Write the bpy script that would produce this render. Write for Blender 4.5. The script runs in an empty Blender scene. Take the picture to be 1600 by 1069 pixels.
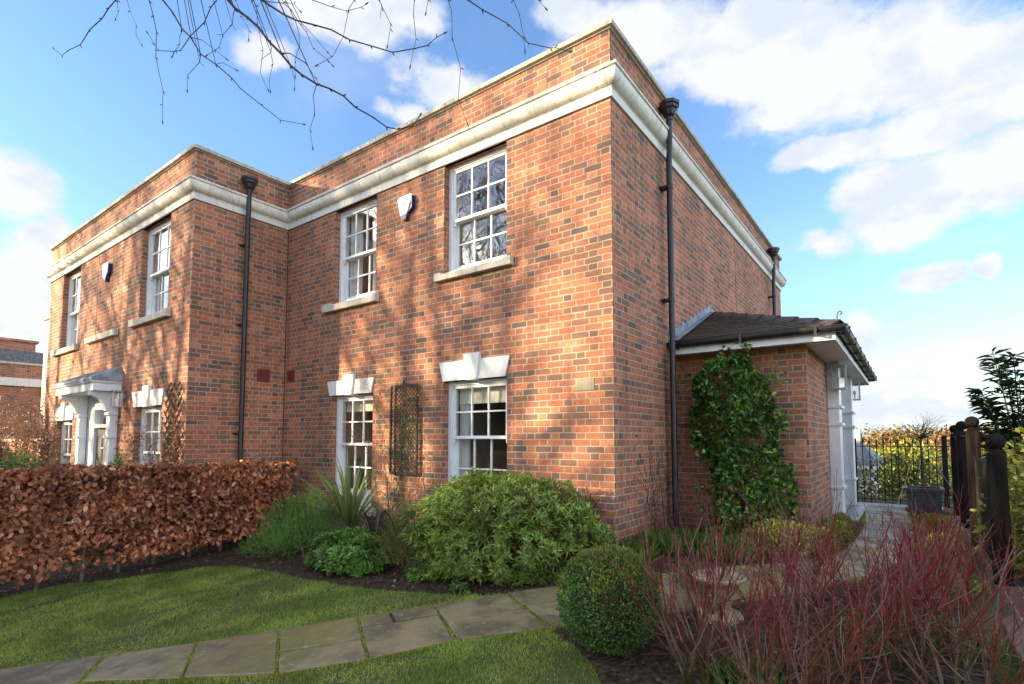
import bpy, math, random
import numpy as np
from mathutils import Vector, Matrix, geometry
R = math.radians
random.seed(7); rng = np.random.default_rng(11)
scn = bpy.context.scene
col = scn.collection

# ------------------------------------------------------------------ camera
cam = bpy.data.cameras.new('camera'); camo = bpy.data.objects.new('camera', cam); col.objects.link(camo)
cam.sensor_fit = 'HORIZONTAL'; cam.sensor_width = 36.0
cam.lens = 36.0 * 836.9 / 1600.0
cam.shift_x = -(807.1 - 800) / 1600.0
cam.shift_y = (633.2 - 534.5) / 1600.0
cam.clip_start = 0.05; cam.clip_end = 3000
YAW, PITCH = 0.6329, 0.0647
camo.location = (2.5312, -5.2012, 1.1486)
camo.rotation_euler = (math.pi / 2 + PITCH, 0, YAW)
scn.camera = camo
scn.render.resolution_x = 1024; scn.render.resolution_y = 684
scn.view_settings.view_transform = 'Standard'; scn.view_settings.look = 'None'
scn.view_settings.gamma = 1.0; scn.view_settings.exposure = 1.96
scn.cycles.max_bounces = 8; scn.cycles.transparent_max_bounces = 16

# ------------------------------------------------------------------ sun and sky
SUN_EL, SUN_AZ = R(15), R(225)          # azimuth measured clockwise from +Y
sd = Vector((math.sin(SUN_AZ) * math.cos(SUN_EL), math.cos(SUN_AZ) * math.cos(SUN_EL), math.sin(SUN_EL)))
sl = bpy.data.lights.new('sun', 'SUN'); sl.energy = 4.8; sl.angle = R(0.7); sl.color = (1.0, 0.79, 0.50)
slo = bpy.data.objects.new('sun', sl); col.objects.link(slo)
slo.rotation_euler = sd.to_track_quat('Z', 'Y').to_euler()
slo.location = (-10, -10, 12)


class NT:
    """tiny helper for node trees"""
    def __init__(s, nt): s.nt = nt
    def n(s, typ, **k):
        nd = s.nt.nodes.new(typ)
        for a, b in k.items(): setattr(nd, a, b)
        return nd
    def put(s, sock, v):
        if hasattr(v, 'is_output') or isinstance(v, bpy.types.NodeSocket): s.nt.links.new(v, sock)
        elif v is not None: sock.default_value = v
    def m(s, op, a, b=None, c=None, clamp=False):
        nd = s.n('ShaderNodeMath', operation=op, use_clamp=clamp)
        s.put(nd.inputs[0], a)
        if b is not None: s.put(nd.inputs[1], b)
        if c is not None: s.put(nd.inputs[2], c)
        return nd.outputs[0]
    def v(s, op, a, b=None, c=None):
        nd = s.n('ShaderNodeVectorMath', operation=op)
        s.put(nd.inputs[0], a)
        if b is not None: s.put(nd.inputs[1], b)
        if c is not None: s.put(nd.inputs[2], c)
        return nd
    def noise(s, vec, scale, detail=3, rough=.5, dim='3D'):
        nd = s.n('ShaderNodeTexNoise', noise_dimensions=dim)
        if vec is not None: s.put(nd.inputs['Vector'], vec)
        nd.inputs['Scale'].default_value = scale; nd.inputs['Detail'].default_value = detail; nd.inputs['Roughness'].default_value = rough
        return nd
    def ramp(s, fac, stops, interp='LINEAR'):
        nd = s.n('ShaderNodeValToRGB'); cr = nd.color_ramp; cr.interpolation = interp
        while len(cr.elements) > 1: cr.elements.remove(cr.elements[-1])
        cr.elements[0].position = stops[0][0]; cr.elements[0].color = (*stops[0][1], 1)
        for p, c in stops[1:]:
            e = cr.elements.new(p); e.color = (*c, 1)
        s.put(nd.inputs[0], fac)
        return nd.outputs[0]
    def mixc(s, f, a, b, mode='MIX'):
        nd = s.n('ShaderNodeMix', data_type='RGBA', blend_type=mode)
        s.put(nd.inputs[0], f)
        s.put(nd.inputs[6], a if not isinstance(a, tuple) else (*a, 1)[:4])
        s.put(nd.inputs[7], b if not isinstance(b, tuple) else (*b, 1)[:4])
        return nd.outputs[2]
    def maprange(s, v, a, b, c=0.0, d=1.0, smooth=True):
        nd = s.n('ShaderNodeMapRange', interpolation_type='SMOOTHSTEP' if smooth else 'LINEAR')
        s.put(nd.inputs[0], v)
        for i, x in enumerate((a, b, c, d)): s.put(nd.inputs[i + 1], x)
        return nd.outputs[0]


world = bpy.data.worlds.new('World'); scn.world = world; world.use_nodes = True
w = NT(world.node_tree)
bg = world.node_tree.nodes['Background']; out = world.node_tree.nodes['World Output']
sky = w.n('ShaderNodeTexSky', sky_type='NISHITA', sun_disc=False, sun_elevation=SUN_EL, sun_rotation=SUN_AZ)
sky.air_density = 1.3; sky.dust_density = 0.6; sky.ozone_density = 1.6
SKYS = 0.085
w.put(bg.inputs[0], w.mixc(1.0, sky.outputs[0], (.70, .87, 1.18, 1), 'MULTIPLY')); bg.inputs[1].default_value = SKYS
tc = w.n('ShaderNodeTexCoord'); dirv = w.v('NORMALIZE', tc.outputs['Generated']).outputs[0]
sx = w.n('ShaderNodeSeparateXYZ'); w.put(sx.inputs[0], dirv)
az = w.m('ARCTAN2', sx.outputs[0], sx.outputs[1]); el = w.m('ARCSINE', sx.outputs[2])
cb = w.n('ShaderNodeCombineXYZ'); w.put(cb.inputs[0], az); w.put(cb.inputs[1], el)
BLOBS= [(-0.396, 0.652, 0.165, 0.056), (-0.197, 0.602, 0.174, 0.068), (-0.038, 0.537, 0.172, 0.075), (0.095, 0.508, 0.105, 0.066), (0.077, 0.445, 0.115, 0.031), (-0.165, 0.503, 0.034, 0.02), (-0.095, 0.443, 0.091, 0.02), (0.028, 0.359, 0.115, 0.054), (0.115, 0.36, 0.08, 0.056), (-0.1, 0.308, 0.054, 0.029), (-0.021, 0.326, 0.074, 0.046), (0.03, 0.235, 0.036, 0.02), (0.092, 0.235, 0.02, 0.02), (-0.053, 0.163, 0.035, 0.036), (-0.014, 0.085, 0.072, 0.029), (0.07, 0.121, 0.063, 0.027), (-0.016, 0.037, 0.136, 0.039), (-1.395, 0.331, 0.055, 0.052), (-1.373, 0.278, 0.047, 0.051), (-1.402, 0.203, 0.057, 0.084), (-1.392, 0.11, 0.057, 0.052), (-0.957, 0.663, 0.124, 0.043), (-0.864, 0.684, 0.095, 0.031), (-1.094, 0.592, 0.06, 0.028), (-0.766, 0.602, 0.092, 0.039), (-0.82, 0.555, 0.072, 0.02), (-0.511, 0.686, 0.086, 0.035)]
warp = w.noise(dirv, 7, 5, .6)
wv = w.v('MULTIPLY_ADD', w.v('SUBTRACT', warp.outputs['Color'], (.5, .5, .5)).outputs[0], (.13, .07, 0), cb.outputs[0]).outputs[0]
dens = None
for (a, e, ra, re) in BLOBS:
    q = w.v('MULTIPLY_ADD', wv, (1 / ra, 1 / re, 0), (-a / ra, -e / re, 0)).outputs[0]
    ln = w.v('LENGTH', q).outputs['Value']
    dens = ln if dens is None else w.m('MINIMUM', dens, ln)
sv = w.v('MULTIPLY', dirv, (1, 1, 1.6)).outputs[0]
fb = w.noise(sv, 5.0, 8, .62).outputs[0]
fb2 = w.noise(sv, 3.0, 5, .55).outputs[0]
cl = w.m('ADD', w.m('SUBTRACT', 1.20, dens), w.m('MULTIPLY', w.m('SUBTRACT', fb, .5), 2.4))
cl = w.maprange(cl, 0.0, 0.62)
behind = w.m('MULTIPLY', w.maprange(sx.outputs[1], -.05, -.4), w.maprange(fb2, .46, .60))
cl = w.m('MAXIMUM', cl, behind)
cl = w.m('MAXIMUM', cl, w.m('MULTIPLY', w.maprange(sx.outputs[0], .28, .5), w.maprange(fb2, .44, .56)))  # cloud bank added right of the view to fill the shaded side wall
thin = w.m('MULTIPLY', w.maprange(fb2, .50, .75), .22)
cl = w.m('MAXIMUM', w.m('MULTIPLY', cl, .97), thin)
cl = w.m('MAXIMUM', cl, w.m('MULTIPLY', w.maprange(el, .13, .0), .6))
cl = w.m('MULTIPLY', cl, w.maprange(el, -.02, .0))
shade = w.noise(sv, 9, 6, .6).outputs[0]
ccol = w.mixc(w.maprange(shade, .38, .56), (.80, .87, .97), (.98, .99, 1.0))
bg2 = w.n('ShaderNodeBackground'); w.put(bg2.inputs[0], w.mixc(w.maprange(w.v('DOT_PRODUCT', dirv, tuple(sd)).outputs['Value'], .7, .95), ccol, w.mixc(1.0, ccol, (1.0, .90, .74, 1), 'MULTIPLY'))); w.put(bg2.inputs[1], w.m('ADD', w.m('ADD', .262, w.m('MULTIPLY', w.maprange(sx.outputs[0], .3, .7), .75)), w.m('MULTIPLY', w.maprange(w.v('DOT_PRODUCT', dirv, tuple(sd)).outputs['Value'], .62, .95), 3.0)))  # clouds out of view, sunward and to the right, brightened as added fill
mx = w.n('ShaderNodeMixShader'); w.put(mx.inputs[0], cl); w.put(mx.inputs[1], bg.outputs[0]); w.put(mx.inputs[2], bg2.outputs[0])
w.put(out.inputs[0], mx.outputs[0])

# ------------------------------------------------------------------ object helpers
ORG = {}
def org(o):
    return ORG.get(o.name, Vector((0, 0, 0))) if o else Vector((0, 0, 0))
def tag(o, label=None, cat=None, group=None, kind=None):
    if label: o['label'] = label
    if cat: o['category'] = cat
    if group: o['group'] = group
    if kind: o['kind'] = kind
    return o
def thing(name, loc, label, cat, group=None):
    o = bpy.data.objects.new(name, None); col.objects.link(o); o.location = loc; o.empty_display_size = .2
    ORG[o.name] = Vector(loc); tag(o, label, cat, group); return o
def newobj(name, verts, faces, mat, parent=None, origin=None, smooth=False, nparr=False):
    og = org(parent) if parent else (Vector(origin) if origin is not None else Vector((0, 0, 0)))
    me = bpy.data.meshes.new(name)
    V = np.asarray(verts, dtype=np.float32).reshape(-1, 3) - np.array(og, dtype=np.float32)
    if nparr:                                    # faces: int array (F,k)
        F = np.asarray(faces, dtype=np.int32); nf, k = F.shape
        me.vertices.add(len(V)); me.vertices.foreach_set('co', V.ravel())
        me.loops.add(nf * k); me.loops.foreach_set('vertex_index', F.ravel())
        me.polygons.add(nf); me.polygons.foreach_set('loop_start', np.arange(0, nf * k, k, dtype=np.int32))
        me.update(calc_edges=True)
    else:
        me.from_pydata([tuple(map(float, v)) for v in V], [], faces); me.update()
    if smooth: me.polygons.foreach_set('use_smooth', [True] * len(me.polygons))
    me.materials.append(mat)
    o = bpy.data.objects.new(name, me); col.objects.link(o)
    if parent:
        o.parent = parent; ORG[o.name] = og
    else:
        o.location = og; ORG[o.name] = og
    return o
class MB:
    def __init__(s): s.v = []; s.f = []
    def add(s, vs, fs):
        b = len(s.v); s.v += [tuple(x) for x in vs]; s.f += [tuple(i + b for i in f) for f in fs]; return s
    def box(s, x0, x1, y0, y1, z0, z1, ch=0.0):
        if x0 > x1: x0, x1 = x1, x0
        if y0 > y1: y0, y1 = y1, y0
        if ch <= 0:
            vs = [(x, y, z) for z in (z0, z1) for y in (y0, y1) for x in (x0, x1)]
            return s.add(vs, [(0, 2, 3, 1), (4, 5, 7, 6), (0, 1, 5, 4), (2, 6, 7, 3), (0, 4, 6, 2), (1, 3, 7, 5)])
        c = ch; vs = []; idx = {}
        for i, (x, sxx) in enumerate(((x0, 1), (x1, -1))):
            for j, (y, sy) in enumerate(((y0, 1), (y1, -1))):
                for k, (z, sz) in enumerate(((z0, 1), (z1, -1))):
                    idx[i, j, k] = len(vs)
                    vs += [(x, y + sy * c, z + sz * c), (x + sxx * c, y, z + sz * c), (x + sxx * c, y + sy * c, z)]
        I = lambda i, j, k, a: idx[i, j, k] + a
        fs = []
        for i in (0, 1): fs.append((I(i, 0, 0, 0), I(i, 0, 1, 0), I(i, 1, 1, 0), I(i, 1, 0, 0)) if i == 0 else (I(i, 0, 0, 0), I(i, 1, 0, 0), I(i, 1, 1, 0), I(i, 0, 1, 0)))
        for j in (0, 1): fs.append((I(0, j, 0, 1), I(1, j, 0, 1), I(1, j, 1, 1), I(0, j, 1, 1)) if j == 0 else (I(0, j, 0, 1), I(0, j, 1, 1), I(1, j, 1, 1), I(1, j, 0, 1)))
        for k in (0, 1): fs.append((I(0, 0, k, 2), I(0, 1, k, 2), I(1, 1, k, 2), I(1, 0, k, 2)) if k == 0 else (I(0, 0, k, 2), I(1, 0, k, 2), I(1, 1, k, 2), I(0, 1, k, 2)))
        for i in (0, 1):
            for j in (0, 1): fs.append((I(i, j, 0, 0), I(i, j, 0, 1), I(i, j, 1, 1), I(i, j, 1, 0)))
        for i in (0, 1):
            for k in (0, 1): fs.append((I(i, 0, k, 0), I(i, 0, k, 2), I(i, 1, k, 2), I(i, 1, k, 0)))
        for j in (0, 1):
            for k in (0, 1): fs.append((I(0, j, k, 1), I(0, j, k, 2), I(1, j, k, 2), I(1, j, k, 1)))
        for i in (0, 1):
            for j in (0, 1):
                for k in (0, 1): fs.append((I(i, j, k, 0), I(i, j, k, 1), I(i, j, k, 2)))
        return s.add(vs, fs)
    def tube(s, pts, rad, n=6, cap=True):
        P = [Vector(p) for p in pts]; m = len(P)
        if isinstance(rad, (int, float)): rad = [rad] * m
        rings = []; ref = None
        for i in range(m):
            t = (P[min(i + 1, m - 1)] - P[max(i - 1, 0)])
            t = t.normalized() if t.length > 1e-9 else Vector((0, 0, 1))
            if ref is None:
                ref = Vector((0, 0, 1)) if abs(t.z) < .9 else Vector((1, 0, 0))
            a = t.cross(ref)
            if a.length < 1e-6: a = t.cross(Vector((1, .3, 0)))
            a.normalize(); b = a.cross(t); ref = b
            rings.append([P[i] + (a * math.cos(2 * math.pi * k / n) + b * math.sin(2 * math.pi * k / n)) * rad[i] for k in range(n)])
        base = len(s.v)
        for r in rings: s.v += [tuple(x) for x in r]
        for i in range(m - 1):
            for k in range(n):
                k2 = (k + 1) % n
                s.f.append((base + i * n + k, base + i * n + k2, base + (i + 1) * n + k2, base + (i + 1) * n + k))
        if cap:
            s.f.append(tuple(base + k for k in range(n))[::-1]); s.f.append(tuple(base + (m - 1) * n + k for k in range(n)))
        return s
    def lathe(s, c, prof, n=16):
        base = len(s.v); m = len(prof)
        for (r, z) in prof:
            for k in range(n):
                a = 2 * math.pi * k / n; s.v.append((c[0] + r * math.cos(a), c[1] + r * math.sin(a), c[2] + z))
        for i in range(m - 1):
            for k in range(n):
                k2 = (k + 1) % n; s.f.append((base + i * n + k, base + i * n + k2, base + (i + 1) * n + k2, base + (i + 1) * n + k))
        s.f.append(tuple(base + k for k in range(n))[::-1]); s.f.append(tuple(base + (m - 1) * n + k for k in range(n)))
        return s
    def prism(s, poly, axis, a, b):
        """poly: 2-D points in the other two axes, extruded from a to b along axis"""
        n = len(poly)
        def P(p, t):
            if axis == 0: return (t, p[0], p[1])
            if axis == 1: return (p[0], t, p[1])
            return (p[0], p[1], t)
        vs = [P(p, a) for p in poly] + [P(p, b) for p in poly]
        fs = [tuple(range(n))[::-1], tuple(range(n, 2 * n))] + [(i, (i + 1) % n, n + (i + 1) % n, n + i) for i in range(n)]
        return s.add(vs, fs)
    def sweep(s, path, prof, i0, i1):
        """closed profile (outward offset, z) swept along a plan path with mitred corners, outward = right of travel"""
        m = len(prof); rings = []
        for i in range(i0, i1 + 1):
            p = Vector(path[i])
            def nrm(a, b):
                d = (Vector(path[b]) - Vector(path[a])).normalized(); return Vector((d.y, -d.x))
            if 0 < i < len(path) - 1:
                n1, n2 = nrm(i - 1, i), nrm(i, i + 1); mt = (n1 + n2); mt = mt / mt.dot(n1)
            elif i == 0: mt = nrm(0, 1)
            else: mt = nrm(i - 1, i)
            rings.append([(p.x + mt.x * o_, p.y + mt.y * o_, z) for o_, z in prof])
        vs = [v for r in rings for v in r]; fs = []
        for i in range(len(rings) - 1):
            for k in range(m):
                k2 = (k + 1) % m; fs.append((i * m + k, (i + 1) * m + k, (i + 1) * m + k2, i * m + k2))
        fs.append(tuple(range(m))); fs.append(tuple((len(rings) - 1) * m + k for k in range(m))[::-1])
        return s.add(vs, fs)
    def build(s, name, mat, parent=None, origin=None, smooth=False):
        return newobj(name, s.v, s.f, mat, parent, origin, smooth)
def one(mb, name, mat, label, cat, group=None, kind=None, origin=None, smooth=False):
    o = mb.build(name, mat, None, origin, smooth)
    return tag(o, label, cat, group, kind)

# ------------------------------------------------------------------ materials
def mat(name):
    m = bpy.data.materials.new(name); m.use_nodes = True
    return m, NT(m.node_tree), m.node_tree.nodes['Principled BSDF']
def setp(t, b, color=None, rough=None, spec=None, metal=None, bump=None, bstr=.3, bdist=.01):
    if color is not None: t.put(b.inputs['Base Color'], (*color, 1) if isinstance(color, tuple) else color)
    if rough is not None: t.put(b.inputs['Roughness'], rough)
    if spec is not None: b.inputs['Specular IOR Level'].default_value = spec
    if metal is not None: b.inputs['Metallic'].default_value = metal
    if bump is not None:
        bn = t.n('ShaderNodeBump'); bn.inputs['Strength'].default_value = bstr; bn.inputs['Distance'].default_value = bdist
        t.put(bn.inputs['Height'], bump); t.put(b.inputs['Normal'], bn.outputs[0])
def brick_mat(name, dark=1.0, mortar=(.46, .355, .255), far=False):
    m, t, b = mat(name)
    g = t.n('ShaderNodeNewGeometry')
    P = t.n('ShaderNodeSeparateXYZ'); Nn = t.n('ShaderNodeSeparateXYZ')
    wob = t.noise(g.outputs['Position'], 9, 2, .5)
    pos = t.v('MULTIPLY_ADD', t.v('SUBTRACT', wob.outputs['Color'], (.5, .5, .5)).outputs[0], (.010, .010, .010), g.outputs['Position']).outputs[0]
    t.put(P.inputs[0], pos); t.put(Nn.inputs[0], g.outputs['True Normal'])
    side = t.m('GREATER_THAN', t.m('ABSOLUTE', Nn.outputs[0]), .5)
    u = t.m('ADD', t.m('MULTIPLY', P.outputs[0], t.m('SUBTRACT', 1, side)), t.m('MULTIPLY', t.m('ADD', P.outputs[1], .113), side))
    z = t.m('ADD', P.outputs[2], 10.02)
    row = t.m('FLOOR', t.m('DIVIDE', z, .075))
    odd = t.m('MODULO', row, 2)
    jit = t.n('ShaderNodeTexWhiteNoise', noise_dimensions='1D'); t.put(jit.inputs['W'], row)
    uu = t.m('ADD', t.m('ADD', t.m('ADD', u, 60.0), t.m('MULTIPLY', odd, .169)), t.m('MULTIPLY', t.m('SUBTRACT', jit.outputs[0], .5), .012))
    ci = t.m('FLOOR', t.m('DIVIDE', uu, .338))
    fu = t.m('SUBTRACT', uu, t.m('MULTIPLY', ci, .338))
    hd = t.m('GREATER_THAN', fu, .225)
    ul = t.m('SUBTRACT', fu, t.m('MULTIPLY', hd, .225))
    wd = t.m('SUBTRACT', .225, t.m('MULTIPLY', hd, .112))
    vl = t.m('SUBTRACT', z, t.m('MULTIPLY', row, .075))
    d = t.m('MINIMUM', t.m('MINIMUM', ul, t.m('SUBTRACT', wd, ul)), t.m('MINIMUM', vl, t.m('SUBTRACT', .075, vl)))
    fine = t.noise(g.outputs['Position'], 60, 3, .6)
    d2 = t.m('ADD', d, t.m('MULTIPLY', t.m('SUBTRACT', fine.outputs[0], .5), .005))
    mask = t.maprange(d2, .0048, .0085)
    idv = t.n('ShaderNodeCombineXYZ'); t.put(idv.inputs[0], t.m('ADD', t.m('MULTIPLY', ci, 2), hd)); t.put(idv.inputs[1], row); t.put(idv.inputs[2], side)
    wn = t.n('ShaderNodeTexWhiteNoise', noise_dimensions='3D'); t.put(wn.inputs['Vector'], idv.outputs[0])
    wn2 = t.n('ShaderNodeTexWhiteNoise', noise_dimensions='3D'); t.put(wn2.inputs['Vector'], t.v('ADD', idv.outputs[0], (7.3, 1.1, 3.7)).outputs[0])
    val = t.m('ADD', wn.outputs[0], t.m('MULTIPLY', hd, -.05))
    c = t.ramp(val, [(0, (.105, .085, .075)), (.12, (.145, .105, .083)), (.20, (.21, .120, .085)), (.32, (.29, .125, .082)), (.48, (.36, .122, .072)), (.66, (.46, .145, .074)), (.84, (.52, .178, .090)), (1.0, (.54, .23, .125))])
    mot = t.noise(g.outputs['Position'], 22, 4, .65)
    c = t.mixc(t.m('MULTIPLY', t.maprange(mot.outputs[0], .45, .68), .7), c, (.15, .080, .058, 1))
    c = t.mixc(t.m('MULTIPLY', wn2.outputs[0], .35), c, (.42, .17, .10, 1))
    big = t.noise(g.outputs['Position'], .9, 4, .6)
    mc = t.mixc(t.maprange(fine.outputs[0], .3, .7), tuple(x * .72 for x in mortar) + (1,), tuple(x * 1.2 for x in mortar) + (1,))
    cc = t.mixc(mask, mc, c)
    hv = t.n('ShaderNodeHueSaturation'); t.put(hv.inputs['Color'], cc)
    t.put(hv.inputs['Value'], t.maprange(big.outputs[0], .3, .7, .84 * dark, 1.12 * dark))
    # pale bloom on some patches of the wall
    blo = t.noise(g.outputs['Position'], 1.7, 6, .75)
    c3 = t.mixc(t.m('MULTIPLY', t.maprange(blo.outputs[0], .60, .78), .30), hv.outputs[0], (.55, .45, .36, 1))
    smn = t.noise(g.outputs['Position'], 2.6, 5, .7)
    c3 = t.mixc(t.m('MULTIPLY', t.maprange(smn.outputs[0], .58, .70), .55), c3, (.13, .085, .062, 1))
    stv = t.v('MULTIPLY', g.outputs['Position'], (5, 5, .45)).outputs[0]; stn = t.noise(stv, 1.0, 4, .65)
    c3 = t.mixc(t.m('MULTIPLY', t.maprange(stn.outputs[0], .50, .72), .38), c3, (.10, .075, .055, 1))
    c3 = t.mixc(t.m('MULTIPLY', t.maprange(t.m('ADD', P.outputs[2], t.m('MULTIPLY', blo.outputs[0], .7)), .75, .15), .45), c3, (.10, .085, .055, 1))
    h = t.m('ADD', mask, t.m('MULTIPLY', fine.outputs[0], .35)); h = t.m('ADD', h, t.m('MULTIPLY', wn2.outputs[0], .35))
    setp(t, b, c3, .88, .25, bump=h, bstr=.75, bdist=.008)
    return m
def noisy(name, c1, c2, scale=6, rough=.7, spec=.3, bump=.2, bdist=.01, stretch=(1, 1, 1), detail=5, metal=0.0, lo=.35, hi=.65):
    m, t, b = mat(name); g = t.n('ShaderNodeNewGeometry')
    p = t.v('MULTIPLY', g.outputs['Position'], stretch).outputs[0]
    nz = t.noise(p, scale, detail, .6)
    setp(t, b, t.mixc(t.maprange(nz.outputs[0], lo, hi), (*c1, 1), (*c2, 1)), rough, spec, metal, bump=nz.outputs[0] if bump else None, bstr=bump, bdist=bdist)
    return m
def leafmat(name, cols, rough=.45, trans=.35, spec=.4, under=None):
    """cols: ramp stops over a per-leaf random number"""
    m, t, b = mat(name); g = t.n('ShaderNodeNewGeometry')
    c = t.ramp(g.outputs['Random Per Island'], cols)
    nz = t.noise(g.outputs['Position'], 2.2, 3, .5)
    hv = t.n('ShaderNodeHueSaturation'); t.put(hv.inputs['Color'], c); t.put(hv.inputs['Value'], t.maprange(nz.outputs[0], .35, .65, .72, 1.28))
    setp(t, b, hv.outputs[0], rough, spec)
    tr = t.n('ShaderNodeBsdfTranslucent'); t.put(tr.inputs[0], hv.outputs[0])
    mxs = t.n('ShaderNodeMixShader'); mxs.inputs[0].default_value = trans
    t.put(mxs.inputs[1], b.outputs[0]); t.put(mxs.inputs[2], tr.outputs[0])
    t.put(m.node_tree.nodes['Material Output'].inputs[0], mxs.outputs[0])
    return m
M = {}
M['brick'] = brick_mat('brick')
M['brick_far'] = brick_mat('brick_far', 1.0)
# painted / reconstituted stone with weather streaks
def stone_mat(name, base, stain, moss, s=1.0, dirt=.7, jt=0):
    m, t, b = mat(name); g = t.n('ShaderNodeNewGeometry')
    p = t.v('MULTIPLY', g.outputs['Position'], (9, 9, .7)).outputs[0]
    st = t.noise(p, 1.6, 5, .7); bl = t.noise(g.outputs['Position'], 1.3, 5, .65); fi = t.noise(g.outputs['Position'], 40, 3, .6)
    c = t.mixc(t.m('MULTIPLY', t.maprange(st.outputs[0], .48, .72), dirt), (*base, 1), (*stain, 1))
    c = t.mixc(t.m('MULTIPLY', t.maprange(bl.outputs[0], .50, .68), s), c, (*moss, 1))
    c = t.mixc(t.maprange(fi.outputs[0], .35, .7), c, t.mixc(.18, c, (.2, .18, .14, 1)))
    if jt:
        sp = t.n('ShaderNodeSeparateXYZ'); t.put(sp.inputs[0], g.outputs['Position']); nn = t.n('ShaderNodeSeparateXYZ'); t.put(nn.inputs[0], g.outputs['True Normal'])
        sd_ = t.m('GREATER_THAN', t.m('ABSOLUTE', nn.outputs[0]), .5)
        uu = t.m('ADD', t.m('ADD', 50.3, t.m('MULTIPLY', sp.outputs[0], t.m('SUBTRACT', 1, sd_))), t.m('MULTIPLY', sp.outputs[1], sd_))
        c = t.mixc(t.m('MULTIPLY', t.m('LESS_THAN', t.m('MODULO', uu, jt), .006), .75), c, (.16, .13, .09, 1))
    setp(t, b, c, .85, .2, bump=fi.outputs[0], bstr=.35, bdist=.003)
    return m
M['stone'] = stone_mat('stone', (.60, .56, .47), (.30, .28, .22), (.42, .38, .26), .5)
M['cove'] = stone_mat('cove', (.78, .75, .67), (.34, .32, .27), (.42, .40, .26), .4, .6, jt=0.47)
M['frieze'] = stone_mat('frieze', (.74, .73, .69), (.50, .49, .45), (.55, .53, .46), .35, .5, jt=0.93)
M['coping'] = stone_mat('coping', (.50, .46, .38), (.20, .19, .16), (.30, .28, .18), .7, .8, jt=0.61)
M['lintel'] = stone_mat('lintel', (.82, .81, .77), (.70, .68, .63), (.72, .69, .62), .3, .35)
M['white'] = noisy('white', (.80, .81, .83), (.72, .73, .75), 5, .4, .4, .05, .002)
M['cream_render'] = noisy('cream_render', (.78, .66, .46), (.66, .54, .36), 3, .85, .2, .1)
M['black'] = noisy('black', (.012, .012, .014), (.022, .022, .024), 8, .38, .5, .05, .002)
M['iron'] = noisy('iron', (.006, .006, .007), (.016, .014, .012), 18, .6, .2, .1, .002)
M['grey_door'] = noisy('grey_door', (.020, .022, .027), (.030, .033, .040), 5, .55, .3, .05, .002)
M['lead'] = noisy('lead', (.16, .19, .23), (.30, .34, .38), 7, .55, .4, .15, .004)
M['slate'] = noisy('slate', (.05, .06, .075), (.11, .125, .15), 14, .5, .45, .3, .004)
M['tile'] = noisy('tile', (.045, .034, .030), (.10, .070, .056), 26, .42, .5, .3, .004)
M['terracotta'] = noisy('terracotta', (.16, .035, .03), (.21, .05, .04), 12, .7, .3, .2, .002)
M['wood'] = noisy('wood', (.006, .005, .005), (.022, .016, .012), 5, .85, .1, .5, .006, stretch=(6, 6, .5))
M['grey_stone'] = stone_mat('grey_stone', (.22, .20, .16), (.12, .11, .09), (.17, .16, .10), .6)
M['sand_stone'] = stone_mat('sand_stone', (.42, .34, .20), (.24, .20, .11), (.26, .23, .10), .5)
M['joint'] = noisy('joint', (.09, .05, .04), (.12, .07, .05), 12, .8, .2, .1)
M['blue'] = noisy('blue', (.01, .014, .10), (.014, .02, .13), 12, .3, .5, .02, .001)
M['alarm_white'] = noisy('alarm_white', (.80, .82, .86), (.72, .74, .80), 12, .35, .5, .02, .001)
M['room'] = noisy('room', (.34, .31, .26), (.42, .38, .32), 2, .9, .1, 0)
M['blind'] = noisy('blind', (.84, .80, .68), (.78, .73, .60), 30, .9, .1, .1, .003, stretch=(1, 1, 6))
M['curtain'] = noisy('curtain', (.80, .79, .76), (.66, .65, .62), 3, .9, .1, .2, .01, stretch=(8, 8, .2))
M['planter'] = noisy('planter', (.030, .031, .036), (.05, .052, .06), 10, .45, .5, .1, .002)
M['hedge_stem'] = noisy('hedge_stem', (.10, .085, .06), (.17, .15, .11), 20, .85, .2, .4, .004)
M['twig'] = noisy('twig', (.045, .034, .028), (.085, .065, .05), 30, .7, .3, .3, .002)
M['bark'] = noisy('bark', (.07, .06, .045), (.14, .12, .095), 9, .9, .2, .7, .01, stretch=(1, 1, .3))
M['lamp_metal'] = noisy('lamp_metal', (.30, .31, .32), (.40, .41, .42), 9, .4, .5, .05, .002)
# glass: reflective, see-through
m, t, b = mat('glass'); fr = t.n('ShaderNodeFresnel'); fr.inputs[0].default_value = 1.75
gl = t.n('ShaderNodeBsdfGlossy'); gl.inputs['Roughness'].default_value = .0; gl.inputs[0].default_value = (.95, .97, 1, 1)
gg = t.n('ShaderNodeNewGeometry'); wv_ = t.noise(gg.outputs['Position'], 2.6, 1, .4); bn = t.n('ShaderNodeBump'); bn.inputs['Strength'].default_value = .12; bn.inputs['Distance'].default_value = .02
t.put(bn.inputs['Height'], wv_.outputs[0]); t.put(gl.inputs['Normal'], bn.outputs[0])
tp = t.n('ShaderNodeBsdfTransparent'); tp.inputs[0].default_value = (.96, .97, .965, 1)
mxs = t.n('ShaderNodeMixShader'); t.put(mxs.inputs[0], t.m('MULTIPLY', t.m('MULTIPLY', fr.outputs[0], 1.9, clamp=True), t.m('SUBTRACT', 1, gg.outputs['Backfacing']))); t.put(mxs.inputs[1], tp.outputs[0]); t.put(mxs.inputs[2], gl.outputs[0])
t.put(m.node_tree.nodes['Material Output'].inputs[0], mxs.outputs[0]); M['glass'] = m
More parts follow.
